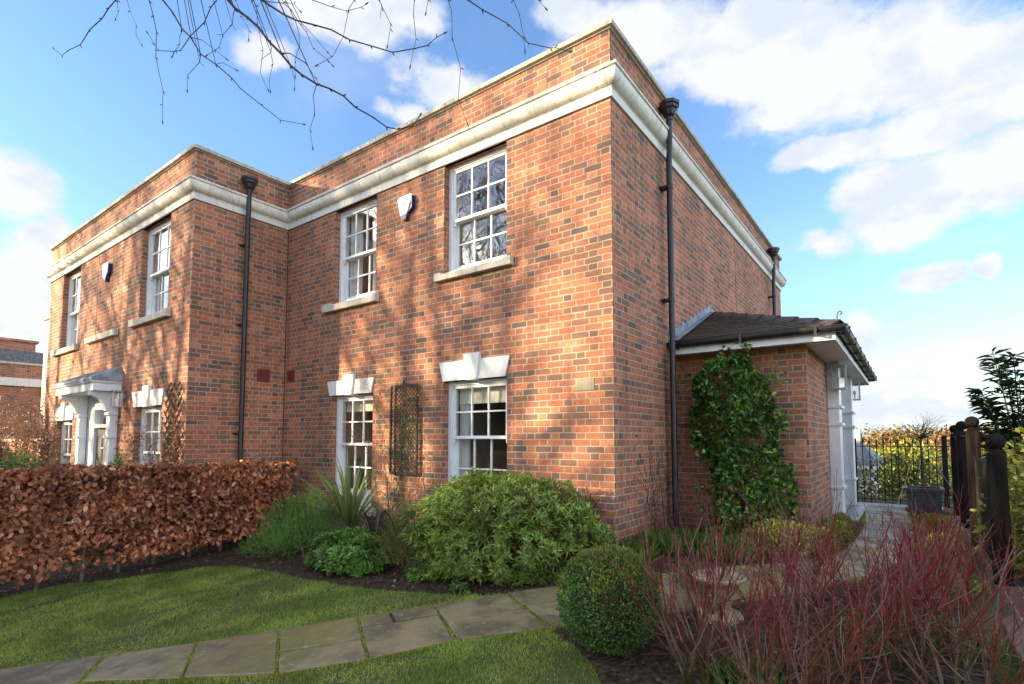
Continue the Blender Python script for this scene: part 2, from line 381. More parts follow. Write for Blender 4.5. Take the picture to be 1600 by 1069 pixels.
# paving flags: wet, mossy york stone
m, t, b = mat('flagstone'); g = t.n('ShaderNodeNewGeometry')
n1 = t.noise(g.outputs['Position'], 2.3, 6, .65); n2 = t.noise(g.outputs['Position'], 14, 5, .65); n3 = t.noise(g.outputs['Position'], .9, 3, .5)
rp = t.n('ShaderNodeObjectInfo')
c = t.mixc(g.outputs['Random Per Island'], (.22, .165, .080, 1), (.31, .245, .125, 1))
c = t.mixc(t.m('MULTIPLY', t.maprange(n1.outputs[0], .42, .62), .85), c, (.105, .080, .042, 1))
c = t.mixc(t.m('MULTIPLY', t.maprange(n3.outputs[0], .5, .68), .6), c, (.21, .18, .04, 1))
c = t.mixc(t.m('MULTIPLY', t.maprange(n2.outputs[0], .52, .72), .55), c, (.38, .34, .26, 1))
setp(t, b, c, t.maprange(n1.outputs[0], .3, .7, .34, .62), .5, bump=t.m('ADD', n1.outputs[0], t.m('MULTIPLY', n2.outputs[0], .5)), bstr=.7, bdist=.012); M['flag'] = m
M['moss'] = noisy('moss', (.07, .085, .015), (.025, .022, .014), 20, .95, .1, .6, .01)
M['grey_flag'] = noisy('grey_flag', (.34, .34, .33), (.24, .24, .235), 3, .35, .5, .1, .004)
# ground
m, t, b = mat('ground'); g = t.n('ShaderNodeNewGeometry')
n1 = t.noise(g.outputs['Position'], 1.1, 6, .7); n2 = t.noise(g.outputs['Position'], 25, 4, .7)
c = t.mixc(t.maprange(n1.outputs[0], .35, .65), (.060, .100, .024, 1), (.105, .085, .042, 1))
c = t.mixc(t.m('MULTIPLY', t.maprange(n2.outputs[0], .5, .75), .6), c, (.04, .03, .018, 1))
setp(t, b, c, .95, .1, bump=n2.outputs[0], bstr=.6, bdist=.02); M['ground'] = m
M['soil'] = noisy('soil', (.020, .014, .009), (.085, .055, .032), 22, .9, .25, 1.0, .03, detail=8)
# leaves
M['beech'] = leafmat('beech', [(0, (.12, .040, .022)), (.25, (.27, .090, .042)), (.6, (.44, .155, .065)), (.85, (.56, .24, .11)), (1, (.62, .36, .20))], .5, .25)
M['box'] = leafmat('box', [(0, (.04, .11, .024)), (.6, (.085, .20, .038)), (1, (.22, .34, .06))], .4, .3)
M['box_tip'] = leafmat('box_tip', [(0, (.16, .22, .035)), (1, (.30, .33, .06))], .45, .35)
M['bush'] = leafmat('bush', [(0, (.10, .18, .03)), (.5, (.19, .29, .045)), (.85, (.31, .40, .07)), (1, (.42, .40, .10))], .42, .3)
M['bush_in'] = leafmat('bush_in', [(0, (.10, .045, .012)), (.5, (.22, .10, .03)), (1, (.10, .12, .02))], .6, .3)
M['rosemary'] = leafmat('rosemary', [(0, (.05, .13, .02)), (.5, (.10, .23, .035)), (.85, (.17, .32, .06)), (1, (.28, .40, .10))], .5, .3)
M['laurel'] = leafmat('laurel', [(0, (.07, .16, .025)), (.6, (.13, .26, .04)), (1, (.25, .34, .07))], .32, .28)
M['heath'] = leafmat('heath', [(0, (.12, .14, .03)), (.6, (.22, .24, .055)), (1, (.36, .33, .09))], .6, .3)
M['cordy'] = leafmat('cordy', [(0, (.10, .17, .04)), (.6, (.20, .27, .07)), (1, (.36, .36, .13))], .4, .3)
M['phorm'] = leafmat('phorm', [(0, (.035, .028, .030)), (.6, (.07, .055, .050)), (1, (.13, .11, .09))], .4, .15)
M['evergreen'] = leafmat('evergreen', [(0, (.028, .08, .015)), (.5, (.06, .15, .025)), (.85, (.15, .28, .04)), (1, (.36, .42, .08))], .3, .25, .5)
M['gold'] = leafmat('gold', [(0, (.10, .13, .02)), (.5, (.24, .26, .04)), (1, (.46, .42, .09))], .4, .35)
M['grass'] = leafmat('grass', [(0, (.14, .23, .04)), (.5, (.27, .38, .06)), (.85, (.42, .46, .09)), (1, (.52, .46, .16))], .6, .3, .2)
M['grass_moss'] = leafmat('grass_moss', [(0, (.26, .30, .035)), (1, (.48, .48, .07))], .7, .3, .2)
M['grass_dead'] = leafmat('grass_dead', [(0, (.14, .13, .035)), (1, (.24, .20, .07))], .7, .3, .2)
M['brown_leaf'] = leafmat('brown_leaf', [(0, (.10, .045, .022)), (.6, (.20, .09, .045)), (1, (.34, .18, .10))], .6, .3)
M['mulch'] = leafmat('mulch', [(0, (.014, .010, .008)), (.5, (.040, .026, .016)), (.8, (.12, .065, .035)), (1, (.28, .15, .08))], .7, 0)
M['far_green'] = leafmat('far_green', [(0, (.045, .07, .015)), (.5, (.10, .12, .025)), (1, (.24, .21, .05))], .6, .3)
M['far_brown'] = leafmat('far_brown', [(0, (.10, .06, .02)), (.5, (.22, .12, .04)), (1, (.34, .20, .07))], .6, .3)
M['dark_leaf'] = leafmat('dark_leaf', [(0, (.014, .035, .010)), (.6, (.03, .07, .016)), (1, (.06, .12, .03))], .28, .2, .5)
# dogwood stems: olive-brown feet, crimson tips
m, t, b = mat('dogwood'); g = t.n('ShaderNodeNewGeometry'); sp = t.n('ShaderNodeSeparateXYZ'); t.put(sp.inputs[0], g.outputs['Position'])
hh = t.m('ADD', sp.outputs[2], t.m('MULTIPLY', g.outputs['Random Per Island'], .30))
c = t.ramp(t.maprange(hh, -.2, .75, 0, 1, False), [(0, (.085, .070, .026)), (.25, (.10, .062, .028)), (.48, (.12, .036, .022)), (.70, (.17, .018, .020)), (1, (.13, .009, .015))])
c2 = t.mixc(t.m('MULTIPLY', t.m('GREATER_THAN', g.outputs['Random Per Island'], .86), .7), c, (.20, .17, .13, 1))
setp(t, b, c2, .4, .4); M['dogwood'] = m

# ------------------------------------------------------------------ terrain
def G(x, y):
    z = -.05 + .05 * (-math.log1p(math.exp(-4 * max(min(x, 50), -50))) / 4 if x > -50 else x) + .09 * min(y, 0)
    z = max(z, -.75)
    if x > 3.15: z -= min(.5, (x - 3.15) * .8)
    if y > 8.3 and x > -8:
        s_ = min(1, (y - 8.3) / 7); z -= 2.2 * s_ * s_ * (3 - 2 * s_)
    return z
def grid_axis(vals):
    out_ = []
    for a, b, st in vals: out_ += list(np.arange(a, b, st))
    return out_ + [vals[-1][1]]
xs = grid_axis([(-700, -100, 100), (-100, -20, 10), (-20, -8, 1.5), (-8, 6, .25), (6, 20, 1.5), (20, 100, 10), (100, 700, 100)])
ys = grid_axis([(-300, -60, 60), (-60, -12, 8), (-12, -6, 1), (-6, 3, .25), (3, 16, .7), (16, 40, 4), (40, 100, 10), (100, 900, 100)])
vs = [(x, y, G(x, y)) for y in ys for x in xs]; nx = len(xs)
fs = [(j * nx + i, j * nx + i + 1, (j + 1) * nx + i + 1, (j + 1) * nx + i) for j in range(len(ys) - 1) for i in range(nx - 1)]
tag(newobj('lawn', vs, fs, M['ground'], smooth=True), kind='structure')
def sheet(name, poly, dz, mt, step=.25, kind='structure', top=None):
    """a sheet that lies dz above the terrain inside the polygon"""
    x0, x1 = min(p[0] for p in poly), max(p[0] for p in poly); y0, y1 = min(p[1] for p in poly), max(p[1] for p in poly)
    pts = [Vector(p) for p in poly]; n = len(pts)
    pa = np.array(poly)
    for x in np.arange(x0 + step / 2, x1, step):
        for y in np.arange(y0 + step / 2, y1, step):
            if inside(np.array([[x, y]]), pa)[0]: pts.append(Vector((x, y)))
    v2, e2, f2, *_ = geometry.delaunay_2d_cdt(pts, [], [list(range(n))], 1, 1e-5)
    o = newobj(name, [(p.x, p.y, G(p.x, p.y) + dz) for p in v2], [tuple(f) for f in f2], mt, smooth=True)
    return tag(o, kind=kind)
def inside(P, poly):
    x, y = P[:, 0], P[:, 1]; c = np.zeros(len(P), bool); n = len(poly)
    for i in range(n):
        x0, y0 = poly[i]; x1, y1 = poly[(i + 1) % n]
        c ^= ((y0 > y) != (y1 > y)) & (x < (x1 - x0) * (y - y0) / (y1 - y0 + 1e-12) + x0)
    return c
# path edges (far edge / near edge)
UP = [(-4.3, -5.55), (-3.35, -4.5), (-2.47, -3.67), (-2.00, -3.22), (-1.58, -2.79), (-1.19, -2.34), (-.75, -1.90), (-.35, -1.42), (.10, -.95), (.62, -.45), (1.15, .10), (1.68, .75), (1.92, 1.6), (1.97, 2.6), (1.97, 3.9), (1.90, 5.2), (1.74, 6.5)]
LO = [(-3.8, -5.95), (-2.9, -4.85), (-2.07, -3.93), (-1.41, -3.57), (-.84, -3.24), (-.44, -2.82), (-.09, -2.34), (.40, -1.86), (.92, -1.32), (1.42, -.80), (1.86, -.22), (2.24, .5), (2.46, 1.5), (2.52, 2.6), (2.52, 3.9), (2.48, 5.2), (2.40, 6.5)]
bed_front = [(-6.25, -4.6), (-6.0, -3.64), (-5.82, -3.05), (-5.25, -2.60), (-4.88, -2.06), (-4.3, -1.80), (-3.5, -1.76), (-2.76, -1.80), (-1.92, -1.80), (-1.29, -1.70), (-.52, -1.50)]
sheet('flower_bed', bed_front + [(-.35, -1.42), (.10, -.95), (.62, -.45), (1.15, .10), (1.68, .75), (1.92, 1.6), (1.96, 3.8), (1.52, 3.8), (1.52, 2.2), (.1, 2.2), (.1, .3), (-6.3, .1)], .012, M['soil'])
sheet('hedge_bed', [(-7.0, -7.0), (-6.3, -7.0), (-6.15, -4.8), (-6.25, -4.6), (-6.3, .1), (-6.5, .1), (-6.6, -1.3), (-6.9, -3)], .010, M['soil'])
sheet('shrub_bed', [(.42, -1.86), (.70, -2.03), (.92, -2.2), (1.09, -2.40), (1.15, -3.2), (1.4, -4.2), (3.02, -4.2), (3.02, 6.3), (2.47, 6.3), (2.52, 2.6), (2.46, 1.5), (2.24, .5), (1.86, -.22), (1.42, -.80), (.92, -1.32)], .012, M['soil'])
# flagstone path
pth = MB(); rnd = random.Random(5)
def lerp(a, b, t): return (a[0] + (b[0] - a[0]) * t, a[1] + (b[1] - a[1]) * t)
splits = {1: [.5], 2: [], 3: [], 4: [.58], 5: [.30], 6: [.55], 7: [.42], 8: [.6], 9: [.4]}
for i in range(len(UP) - 1):
    cuts = [0] + splits.get(i, [rnd.choice((.38, .5, .62))]) + [1]
    for k in range(len(cuts) - 1):
        ta, tb = cuts[k], cuts[k + 1]
        halves = [(0, 1)]
        if len(cuts) > 2 and k == 0 and i in (5,): halves = [(0, .42), (.42, 1)]
        for (sa, sb) in halves:
            a = lerp(lerp(UP[i], UP[i + 1], sa), lerp(LO[i], LO[i + 1], sa), ta); b = lerp(lerp(UP[i], UP[i + 1], sb), lerp(LO[i], LO[i + 1], sb), ta)
            c = lerp(lerp(UP[i], UP[i + 1], sb), lerp(LO[i], LO[i + 1], sb), tb); d = lerp(lerp(UP[i], UP[i + 1], sa), lerp(LO[i], LO[i + 1], sa), tb)
            cx_, cy_ = (a[0] + b[0] + c[0] + d[0]) / 4, (a[1] + b[1] + c[1] + d[1]) / 4
            q4 = []
            for p in (a, b, c, d):
                dx, dy = cx_ - p[0], cy_ - p[1]; L = math.hypot(dx, dy); q4.append((p[0] + dx / L * .017, p[1] + dy / L * .017))
            # slightly ragged outline
            outl = []
            for j in range(4):
                p, r2 = q4[j], q4[(j + 1) % 4]
                for s_ in np.linspace(0, 1, 7)[:-1]:
                    x, y = lerp(p, r2, s_); outl.append((x + rnd.uniform(-.0035, .0035), y + rnd.uniform(-.0035, .0035)))
            dz = .022 + rnd.uniform(-.003, .004); n = len(outl)
            sh = [lerp(p, (cx_, cy_), .03) for p in outl]
            tilt = rnd.uniform(-.004, .004)
            v3 = [(x, y, G(x, y) - .02) for x, y in outl] + [(x, y, G(x, y) + dz - .005) for x, y in outl] + [(x, y, G(x, y) + dz + tilt * (x - cx_)) for x, y in sh]
            f3 = [(i2, (i2 + 1) % n, n + (i2 + 1) % n, n + i2) for i2 in range(n)] + [(n + i2, n + (i2 + 1) % n, 2 * n + (i2 + 1) % n, 2 * n + i2) for i2 in range(n)] + [tuple(range(2 * n, 3 * n))]
            pth.add(v3, f3)
po = pth.build('path', M['flag']); tag(po, kind='structure')
sheet('path_joints', UP + LO[::-1], .008, M['moss'])
sheet('patio', [(1.60, 6.55), (2.95, 6.55), (2.95, 7.0), (1.60, 7.0)], .014, M['grey_flag'])
# distant hills
hb = []
def hill(name, y0, x0, x1, base, amp, seed, mt, thick=80):
    r_ = random.Random(seed); n = 60; ph = [r_.uniform(0, 6) for _ in range(5)]
    vs = []
    for i in range(n + 1):
        x = x0 + (x1 - x0) * i / n; t_ = i / n * 10
        h = base + amp * (.5 * math.sin(t_ * .9 + ph[0]) + .3 * math.sin(t_ * 2.3 + ph[1]) + .12 * math.sin(t_ * 7 + ph[2]) + .08 * math.sin(t_ * 17 + ph[3]))
        for k, (dy, f) in enumerate(((-thick, 0), (-thick * .5, .55), (0, 1), (thick, .9), (thick * 3, 0))): vs.append((x, y0 + dy, -3 + (h + 3) * f))
    fs = [(i * 5 + k, (i + 1) * 5 + k, (i + 1) * 5 + k + 1, i * 5 + k + 1) for i in range(n) for k in range(4)]
    return tag(newobj(name, vs, fs, mt, smooth=True), kind='structure')
M['hill'] = noisy('hill', (.10, .105, .05), (.22, .17, .09), .06, .95, .1, .3, .5, detail=8)
hill('hills', 420, -500, 520, 5.2, 3.0, 4, M['hill'])
hill('hills', 240, -320, 360, 1.2, 1.6, 9, M['hill'], 50)

# ------------------------------------------------------------------ walls
def wall(mb, ax, c, u0, u1, z0, z1, holes=(), depth=.105, thick=.32, out=-1):
    """a wall in the plane ax = c, outside facing `out` along ax; holes (ua, ub, za, zb) get reveals"""
    us = sorted({u0, u1, *[h[0] for h in holes], *[h[1] for h in holes]}); zs = sorted({z0, z1, *[h[2] for h in holes], *[h[3] for h in holes]})
    P = (lambda u, z, d: (u, c - out * d, z)) if ax == 1 else (lambda u, z, d: (c - out * d, u, z))
    for d in (0, thick):
        for i in range(len(us) - 1):
            for j in range(len(zs) - 1):
                um, zm = (us[i] + us[i + 1]) / 2, (zs[j] + zs[j + 1]) / 2
                if any(h[0] < um < h[1] and h[2] < zm < h[3] for h in holes): continue
                mb.add([P(us[i], zs[j], d), P(us[i + 1], zs[j], d), P(us[i + 1], zs[j + 1], d), P(us[i], zs[j + 1], d)], [(0, 1, 2, 3)])
    for (a, b, za, zb) in list(holes) + [(u0, u1, z0, z1)]:
        for (p, r) in (((a, za), (b, za)), ((b, za), (b, zb)), ((b, zb), (a, zb)), ((a, zb), (a, za))):
            mb.add([P(*p, 0), P(*r, 0), P(*r, thick), P(*p, thick)], [(0, 1, 2, 3)])
    return mb
ZF, ZB, ZC, ZK = 4.93, 5.036, 5.235, 5.807
A_, B_, C_, D_ = 6.4, 1.588, 7.662, 9.63
plan = [(-A_ - C_, 8.2), (-A_ - C_, -B_), (-A_, -B_), (-A_, 0), (0, 0), (0, D_), (-A_, D_)]
frieze_p = [(-.05, ZF), (.028, ZF), (.028, ZB), (-.05, ZB)]
cove_p = [(-.05, ZB + .001), (.034, ZB + .001), (.036, ZB + .010), (.058, ZB + .014), (.080, ZB + .026), (.099, ZB + .045), (.113, ZB + .070), (.121, ZB + .100), (.124, ZB + .132), (.123, ZB + .150), (.112, ZB + .153), (.112, ZB + .163), (.136, ZB + .166), (.142, ZB + .190), (.136, ZB + .199), (-.05, ZB + .225)]
cop_p = [(-.30, ZK - .085), (.020, ZK - .085), (.020, ZK - .066), (.055, ZK - .066), (.058, ZK - .018), (.050, ZK - .006), (-.12, ZK + .014), (-.30, ZK - .004)]

MW = [(-2.52, -1.44, 3.40, ZF), (-5.00, -3.95, 3.36, ZF), (-2.50, -1.43, .14, 1.93), (-4.99, -3.96, .14, 1.86)]
WW = [(-8.46, -7.25, 3.28, ZF), (-13.05, -11.85, 3.20, ZF), (-8.44, -7.30, .05, 1.72), (-13.02, -11.88, .05, 1.58)]

house = thing('brick_house', (-3.2, 4.8, 0), 'sunlit red brick house with four sash windows, its sharp corner nearest the camera', 'house')
wing = thing('brick_house', (-10.2, 2, 0), 'projecting brick house with a white canopied front door and trellis, left of the black downpipe', 'house')
wb = MB()
wall(wb, 1, 0, -A_, 0, -1.0, ZK - .08, MW, out=-1)
wall(wb, 0, 0, .32, D_, -1.0, ZK - .08, out=1)
wall(wb, 1, D_, -A_, -.32, -1, ZK - .08, out=1)
wb.box(-A_ + .05, -.33, .33, D_ - .33, ZB, ZB + .12)
wb.build('wall', M['brick'], house)
wb = MB()
wall(wb, 1, -B_, -A_ - C_, -A_, -1.0, ZK - .08, WW + [(-10.96, -9.44, -.95, 2.025)], out=-1)
wb.add([(-A_, -B_ + .32, -1), (-A_, 0, -1), (-A_, 0, ZK - .08), (-A_, -B_ + .32, ZK - .08)], [(0, 1, 2, 3)])
wb.add([(-A_ - C_, -B_ + .32, -1), (-A_ - C_, 8.2, -1), (-A_ - C_, 8.2, ZK - .08), (-A_ - C_, -B_ + .32, ZK - .08)], [(0, 1, 2, 3)])
wb.add([(-A_ - C_, 8.2, -1), (-A_ - .01, 8.2, -1), (-A_ - .01, 8.2, ZK - .08), (-A_ - C_, 8.2, ZK - .08)], [(0, 1, 2, 3)])
wb.box(-A_ - C_ + .05, -A_ - .02, -B_ + .33, 8.15, ZB, ZB + .12)
wb.build('wall', M['brick'], wing)
for root, i0, i1 in ((house, 3, 6), (wing, 0, 3)):
    MB().sweep(plan, frieze_p, i0, i1).build('frieze', M['frieze'], root)
    MB().sweep(plan, cove_p, i0, i1).build('cornice', M['cove'], root)
    MB().sweep(plan, cop_p, i0, i1).build('coping', M['coping'], root)
def sash_window(root, c, x0, x1, z0, z1, zr, sill=None, lintel=None, blind=0, curtain=False, cill=.05, keytop=None):
    """sliding sash in a wall facing -Y whose face is y = c; zr = meeting rail height"""
    y = c + .095
    fr = MB(); fw = .062
    fr.box(x0, x0 + fw, y, y + .14, z0, z1, .004); fr.box(x1 - fw, x1, y, y + .14, z0, z1, .004)
    fr.box(x0 + fw, x1 - fw, y, y + .14, z1 - .055, z1, .004); fr.box(x0 + fw, x1 - fw, y - .035, y + .14, z0, z0 + cill, .004)
    # parting beads and sash cord groove
    fr.box(x0 + fw, x0 + fw + .016, y + .062, y + .075, z0 + cill, z1 - .055); fr.box(x1 - fw - .016, x1 - fw, y + .062, y + .075, z0 + cill, z1 - .055)
    W = fr.build('window', M['white'], root)
    xa, xb = x0 + fw, x1 - fw
    for (s_, za, zb, yy) in (('u', zr - .02, z1 - .055, y + .018), ('l', z0 + cill, zr + .022, y + .078)):
        sb = MB(); st = .045; bot = .085 if s_ == 'l' else .042
        sb.box(xa, xa + st, yy, yy + .042, za, zb, .003); sb.box(xb - st, xb, yy, yy + .042, za, zb, .003)
        sb.box(xa + st, xb - st, yy, yy + .042, za, za + bot, .003); sb.box(xa + st, xb - st, yy, yy + .042, zb - .042, zb, .003)
        if s_ == 'u':
            for hx in (xa + .002, xb - .042): sb.prism([(hx, za), (hx + .04, za), (hx + .034, za - .05), (hx + .006, za - .05)], 1, yy + .004, yy + .038)
        pa, pb, pc, pd = xa + st, xb - st, za + bot, zb - .042
        for k in (1, 2):
            xm = pa + (pb - pa) * k / 3; sb.box(xm - .0095, xm + .0095, yy + .006, yy + .036, pc, pd)
        zm = (pc + pd) / 2
        for k in range(3):
            a1 = pa + (pb - pa) * k / 3 + (.0095 if k else 0); a2 = pa + (pb - pa) * (k + 1) / 3 - (.0095 if k < 2 else 0)
            sb.box(a1, a2, yy + .007, yy + .035, zm - .0095, zm + .0095)
        sb.build('sash', M['white'], W)
        MB().box(pa - .005, pb + .005, yy + .019, yy + .0235, pc - .005, pd + .005).build('pane', M['glass'], W)
    if sill:
        sx0, sx1, sz0, sz1 = sill
        s2 = MB(); s2.prism([(c - .075, sz0 + .004), (c - .071, sz0), (c + .20, sz0), (c + .20, sz1 + .006), (c + .0, sz1 - .004), (c - .071, sz1 - .016), (c - .075, sz1 - .020)], 0, sx0, sx1)
        # stooled ends
        s2.box(sx0 - .001, x0, c - .074, c + .02, sz1 - .022, sz1 + .010, .003); s2.box(x1, sx1 + .001, c - .074, c + .02, sz1 - .022, sz1 + .010, .003)
        s2.build('window_sill', M['stone'], W)
    if lintel:
        l0, l1, lz0, lz1, kz = lintel; xm = (l0 + l1) / 2; sp = .07
        lm = MB()
        lm.prism([(l0 + sp, lz0), (xm - .085, lz0), (xm - .13, lz1), (l0, lz1)], 1, c - .022, c + .09)
        lm.prism([(xm + .085, lz0), (l1 - sp, lz0), (l1, lz1), (xm + .13, lz1)], 1, c - .022, c + .09)
        lm.prism([(xm - .082, lz0 - .012), (xm + .082, lz0 - .012), (xm + .135, kz), (xm - .135, kz)], 1, c - .052, c + .085)
        lm.build('window_lintel', M['lintel'], W)
    # room behind
    rm = MB(); X0, X1, Y0, Y1, Z0, Z1 = x0 - .25, x1 + .25, c + .322, c + 1.9, z0 - .3, z1 + .12
    rm.add([(X0, Y0, Z0), (X1, Y0, Z0), (X1, Y1, Z0), (X0, Y1, Z0), (X0, Y0, Z1), (X1, Y0, Z1), (X1, Y1, Z1), (X0, Y1, Z1)], [(0, 1, 2, 3), (4, 7, 6, 5), (1, 2, 6, 5), (2, 3, 7, 6), (3, 0, 4, 7)])
    rm.build('room', M['room'], W)
    if blind:
        bl = MB(); zb_ = z1 - blind
        for k in range(4):
            h = blind / 4; bl.box(xa + .01, xb - .01, y + .142 + .004 * k, y + .15 + .006 * k, zb_ + h * k + .002, zb_ + h * (k + 1))
        bl.build('blind', M['blind'], W)
    if curtain:
        cu = MB()
        for (ca, cbb) in (((xa, xa + .30), (xb - .34, xb)) if curtain is True else ((xa, xa + .17),)):
            n = 26; pts = [(ca + (cbb - ca) * i / n, y + .17 + .022 * math.sin(i * 1.5)) for i in range(n + 1)]
            base = len(cu.v)
            cu.v += [(p[0], p[1], z0 + .02) for p in pts] + [(p[0], p[1], z1 - .02) for p in pts]
            cu.f += [(base + i, base + i + 1, base + n + 2 + i, base + n + 1 + i) for i in range(n)]
        cu.build('curtain', M['curtain'], W, smooth=True)
    return W
sash_window(house, 0, *MW[0], 4.16, sill=(-2.64, -1.33, 3.30, 3.40))
sash_window(house, 0, *MW[1], 4.13, sill=(-5.22, -3.86, 3.235, 3.355), curtain=True)
sash_window(house, 0, *MW[2], 1.18, sill=(-2.64, -1.32, .03, .14), lintel=(-2.57, -1.38, 1.93, 2.185, 2.26), blind=.30, curtain='left', cill=.15)
sash_window(house, 0, *MW[3], 1.08, sill=(-5.20, -3.84, .03, .14), lintel=(-5.10, -3.93, 1.86, 2.09, 2.17), blind=.26, cill=.15)
sash_window(wing, -B_, *WW[0], 4.08, sill=(-8.72, -7.12, 3.16, 3.28), curtain=True)
sash_window(wing, -B_, *WW[1], 4.02, sill=(-13.45, -11.75, 3.07, 3.20), curtain=True)
sash_window(wing, -B_, *WW[2], .93, sill=(-8.6, -7.1, -.07, .05), lintel=(-8.54, -7.22, 1.72, 1.99, 2.07), curtain=True)
sash_window(wing, -B_, *WW[3], .82, sill=(-13.3, -11.7, -.07, .05), lintel=(-13.14, -11.76, 1.58, 1.88, 1.96), curtain=True)
# the blind middle sill of the wing, moulded joint, expansion joints
mb = MB(); mb.prism([(-B_ - .072, 3.12), (-B_ + .05, 3.12), (-B_ + .05, 3.245), (-B_ - .066, 3.235), (-B_ - .072, 3.225)], 0, -11.10, -9.44); mb.build('stone_sill', M['stone'], wing)
MB().box(-10.712, -10.696, -B_ - .0025, -B_ + .01, 3.245, ZF).build('movement_joint', M['joint'], wing)
MB().box(-.01, .0025, 5.19, 5.206, 2.9, ZF).build('movement_joint', M['joint'], house)
MB().box(-A_ + .001, -A_ + .016, -.012, -.0005, -1, ZF).build('movement_joint', M['joint'], house)

# rainwater pipes with hopper heads
def downpipe(root, ax, c, u, z0, ztop, clips, out=1, shoe=True):
    """pipe standing .055 off the wall plane x = c"""
    px_ = c + out * .13; pw = c + out * .118
    p = MB()
    pts = [(pw + .0, u, z0), (pw, u, ZF - .35), (pw + .0, u, ZF - .12), (px_, u, ZF + .04), (px_, u, ZB + .02), (px_, u, ztop)]
    p.tube(pts, .039, 12)
    for zc in clips:
        p.tube([(pw, u, zc - .028), (pw, u, zc + .028)], .047, 12); p.box(c, pw, u - .05, u - .02, zc - .016, zc + .016); p.box(c, pw, u + .02, u + .05, zc - .016, zc + .016)
        p.box(c + .001, c + .010, u - .085, u + .085, zc - .018, zc + .018)
    o = p.build('downpipe', M['black'], root, smooth=False)
    h = MB(); hx = px_ + .005; zt = ztop
    h.lathe((hx, u, zt), [(.042, -.02), (.046, .02), (.075, .05), (.095, .11), (.115, .13), (.118, .165), (.135, .175), (.137, .215), (.120, .222), (.115, .20), (.04, .19)], 8)
    h.build('rain_hopper', M['black'], o)
    return o
downpipe(wing, 0, -A_, -.80, -.8, 5.32, (4.4, 3.05, 1.25))
downpipe(house, 0, 0, 1.47, -.3, 5.36, (4.45, 2.95))
downpipe(house, 0, 0, 8.15, 2.2, 5.36, (4.45, 3.3))
# air bricks
def air_vent(root, ax, c, u0, u1, z0, z1):
    m1 = MB()
    def bx(a, b, d0, d1, za, zb):
        if ax == 0: m1.box(c + d0, c + d1, a, b, za, zb)
        else: m1.box(a, b, c - d1, c - d0, za, zb)
    bx(u0, u0 + .025, .001, .012, z0, z1); bx(u1 - .025, u1, .001, .012, z0, z1); bx(u0 + .025, u1 - .025, .001, .012, z0, z0 + .025); bx(u0 + .025, u1 - .025, .001, .012, z1 - .025, z1)
    bx(u0 + .02, u1 - .02, .0008, .002, z0 + .02, z1 - .02)
    n = 5
    for k in range(n):
        zz = z0 + .03 + (z1 - z0 - .06) * (k + .5) / n; bx(u0 + .025, u1 - .025, .002, .010, zz - .006, zz + .006)
    return m1.build('air_vent', M['terracotta'], root)
air_vent(wing, 0, -A_, -.50, -.28, 2.14, 2.36)
air_vent(house, 1, 0, -6.30, -6.08, 2.17, 2.37)
m1 = MB(); m1.box(-.455, -.225, -.006, .01, 1.69, 1.83, .004); m1.build('stone_plaque', M['grey_stone'], house)
# burglar alarm boxes
def alarm(root, x, z, w_, c):
    o = MB().prism([(x - w_ / 2, z + .16), (x - w_ / 2 + .05, z + .19), (x + w_ / 2 - .01, z + .19), (x + w_ / 2, z + .15), (x + w_ * .16, z - .09), (x - w_ * .28, z - .09)], 1, c - .062, c).build('alarm_box', M['alarm_white'], root)
    mm = MB(); mm.prism([(x - w_ * .28, z - .092), (x + w_ * .16, z - .092), (x + .035, z - .16), (x - .03, z - .17)], 1, c - .060, c)
    mm.box(x + w_ / 2 - .012, x + w_ / 2 + .012, c - .066, c, z - .02, z + .16)
    mm.prism([(x + w_ * .16 - .004, z - .09), (x + w_ / 2 + .012, z - .02), (x + w_ / 2 - .012, z + .0)], 1, c - .065, c)
    mm.build('alarm_base', M['blue'], o)
    MB().box(x - w_ * .22, x + .03, c - .0645, c - .061, z + .05, z + .075).build('alarm_mark', M['lamp_metal'], o)
alarm(house, -3.26, 4.50, .30, 0)
alarm(wing, -10.12, 4.43, .34, -B_)

# canopied door of the wing
Yw = -B_
door = MB().box(-10.60, -9.68, Yw + .07, Yw + .115, -.9, 1.36)
DO = door.build('door', M['grey_door'], wing)
pm = MB()
for (a, b) in ((-10.50, -10.20), (-10.08, -9.78)):
    for (c_, d_) in ((-.75, -.1), (.05, .62), (.74, 1.24)):
        pm.box(a, a + .02, Yw + .058, Yw + .07, c_, d_); pm.box(b - .02, b, Yw + .058, Yw + .07, c_, d_); pm.box(a + .02, b - .02, Yw + .058, Yw + .07, c_, c_ + .02); pm.box(a + .02, b - .02, Yw + .058, Yw + .07, d_ - .02, d_)
        pm.box(a + .05, b - .05, Yw + .06, Yw + .07, c_ + .05, d_ - .05, .006)
pm.build('door_panel', M['grey_door'], DO)
MB().box(-10.22, -10.06, Yw + .04, Yw + .058, .98, 1.0).build('door_knocker', M['lamp_metal'], DO)
sr = MB()
for sgn, xc in ((-1, -11.05), (1, -9.35)):
    a, b = xc - .10, xc + .10
    sr.box(a, b, Yw - .12, Yw + .0, -.9, 1.60, .006)                     # pier
    sr.box(a - .025, b + .025, Yw - .15, Yw, 1.60, 1.655, .004)            # neck moulding
    sr.box(a - .025, b + .025, Yw - .15, Yw, 1.18, 1.225, .004)
    sr.box(a + .01, b - .01, Yw - .12, Yw, 1.655, 2.02)
    sr.prism([(Yw - .121, 2.029), (Yw - .121, 1.70), (Yw - .17, 1.68), (Yw - .21, 1.80), (Yw - .27, 1.89), (Yw - .36, 1.94), (Yw - .42, 1.96), (Yw - .42, 2.029)], 0, xc - .07, xc + .07)   # bracket
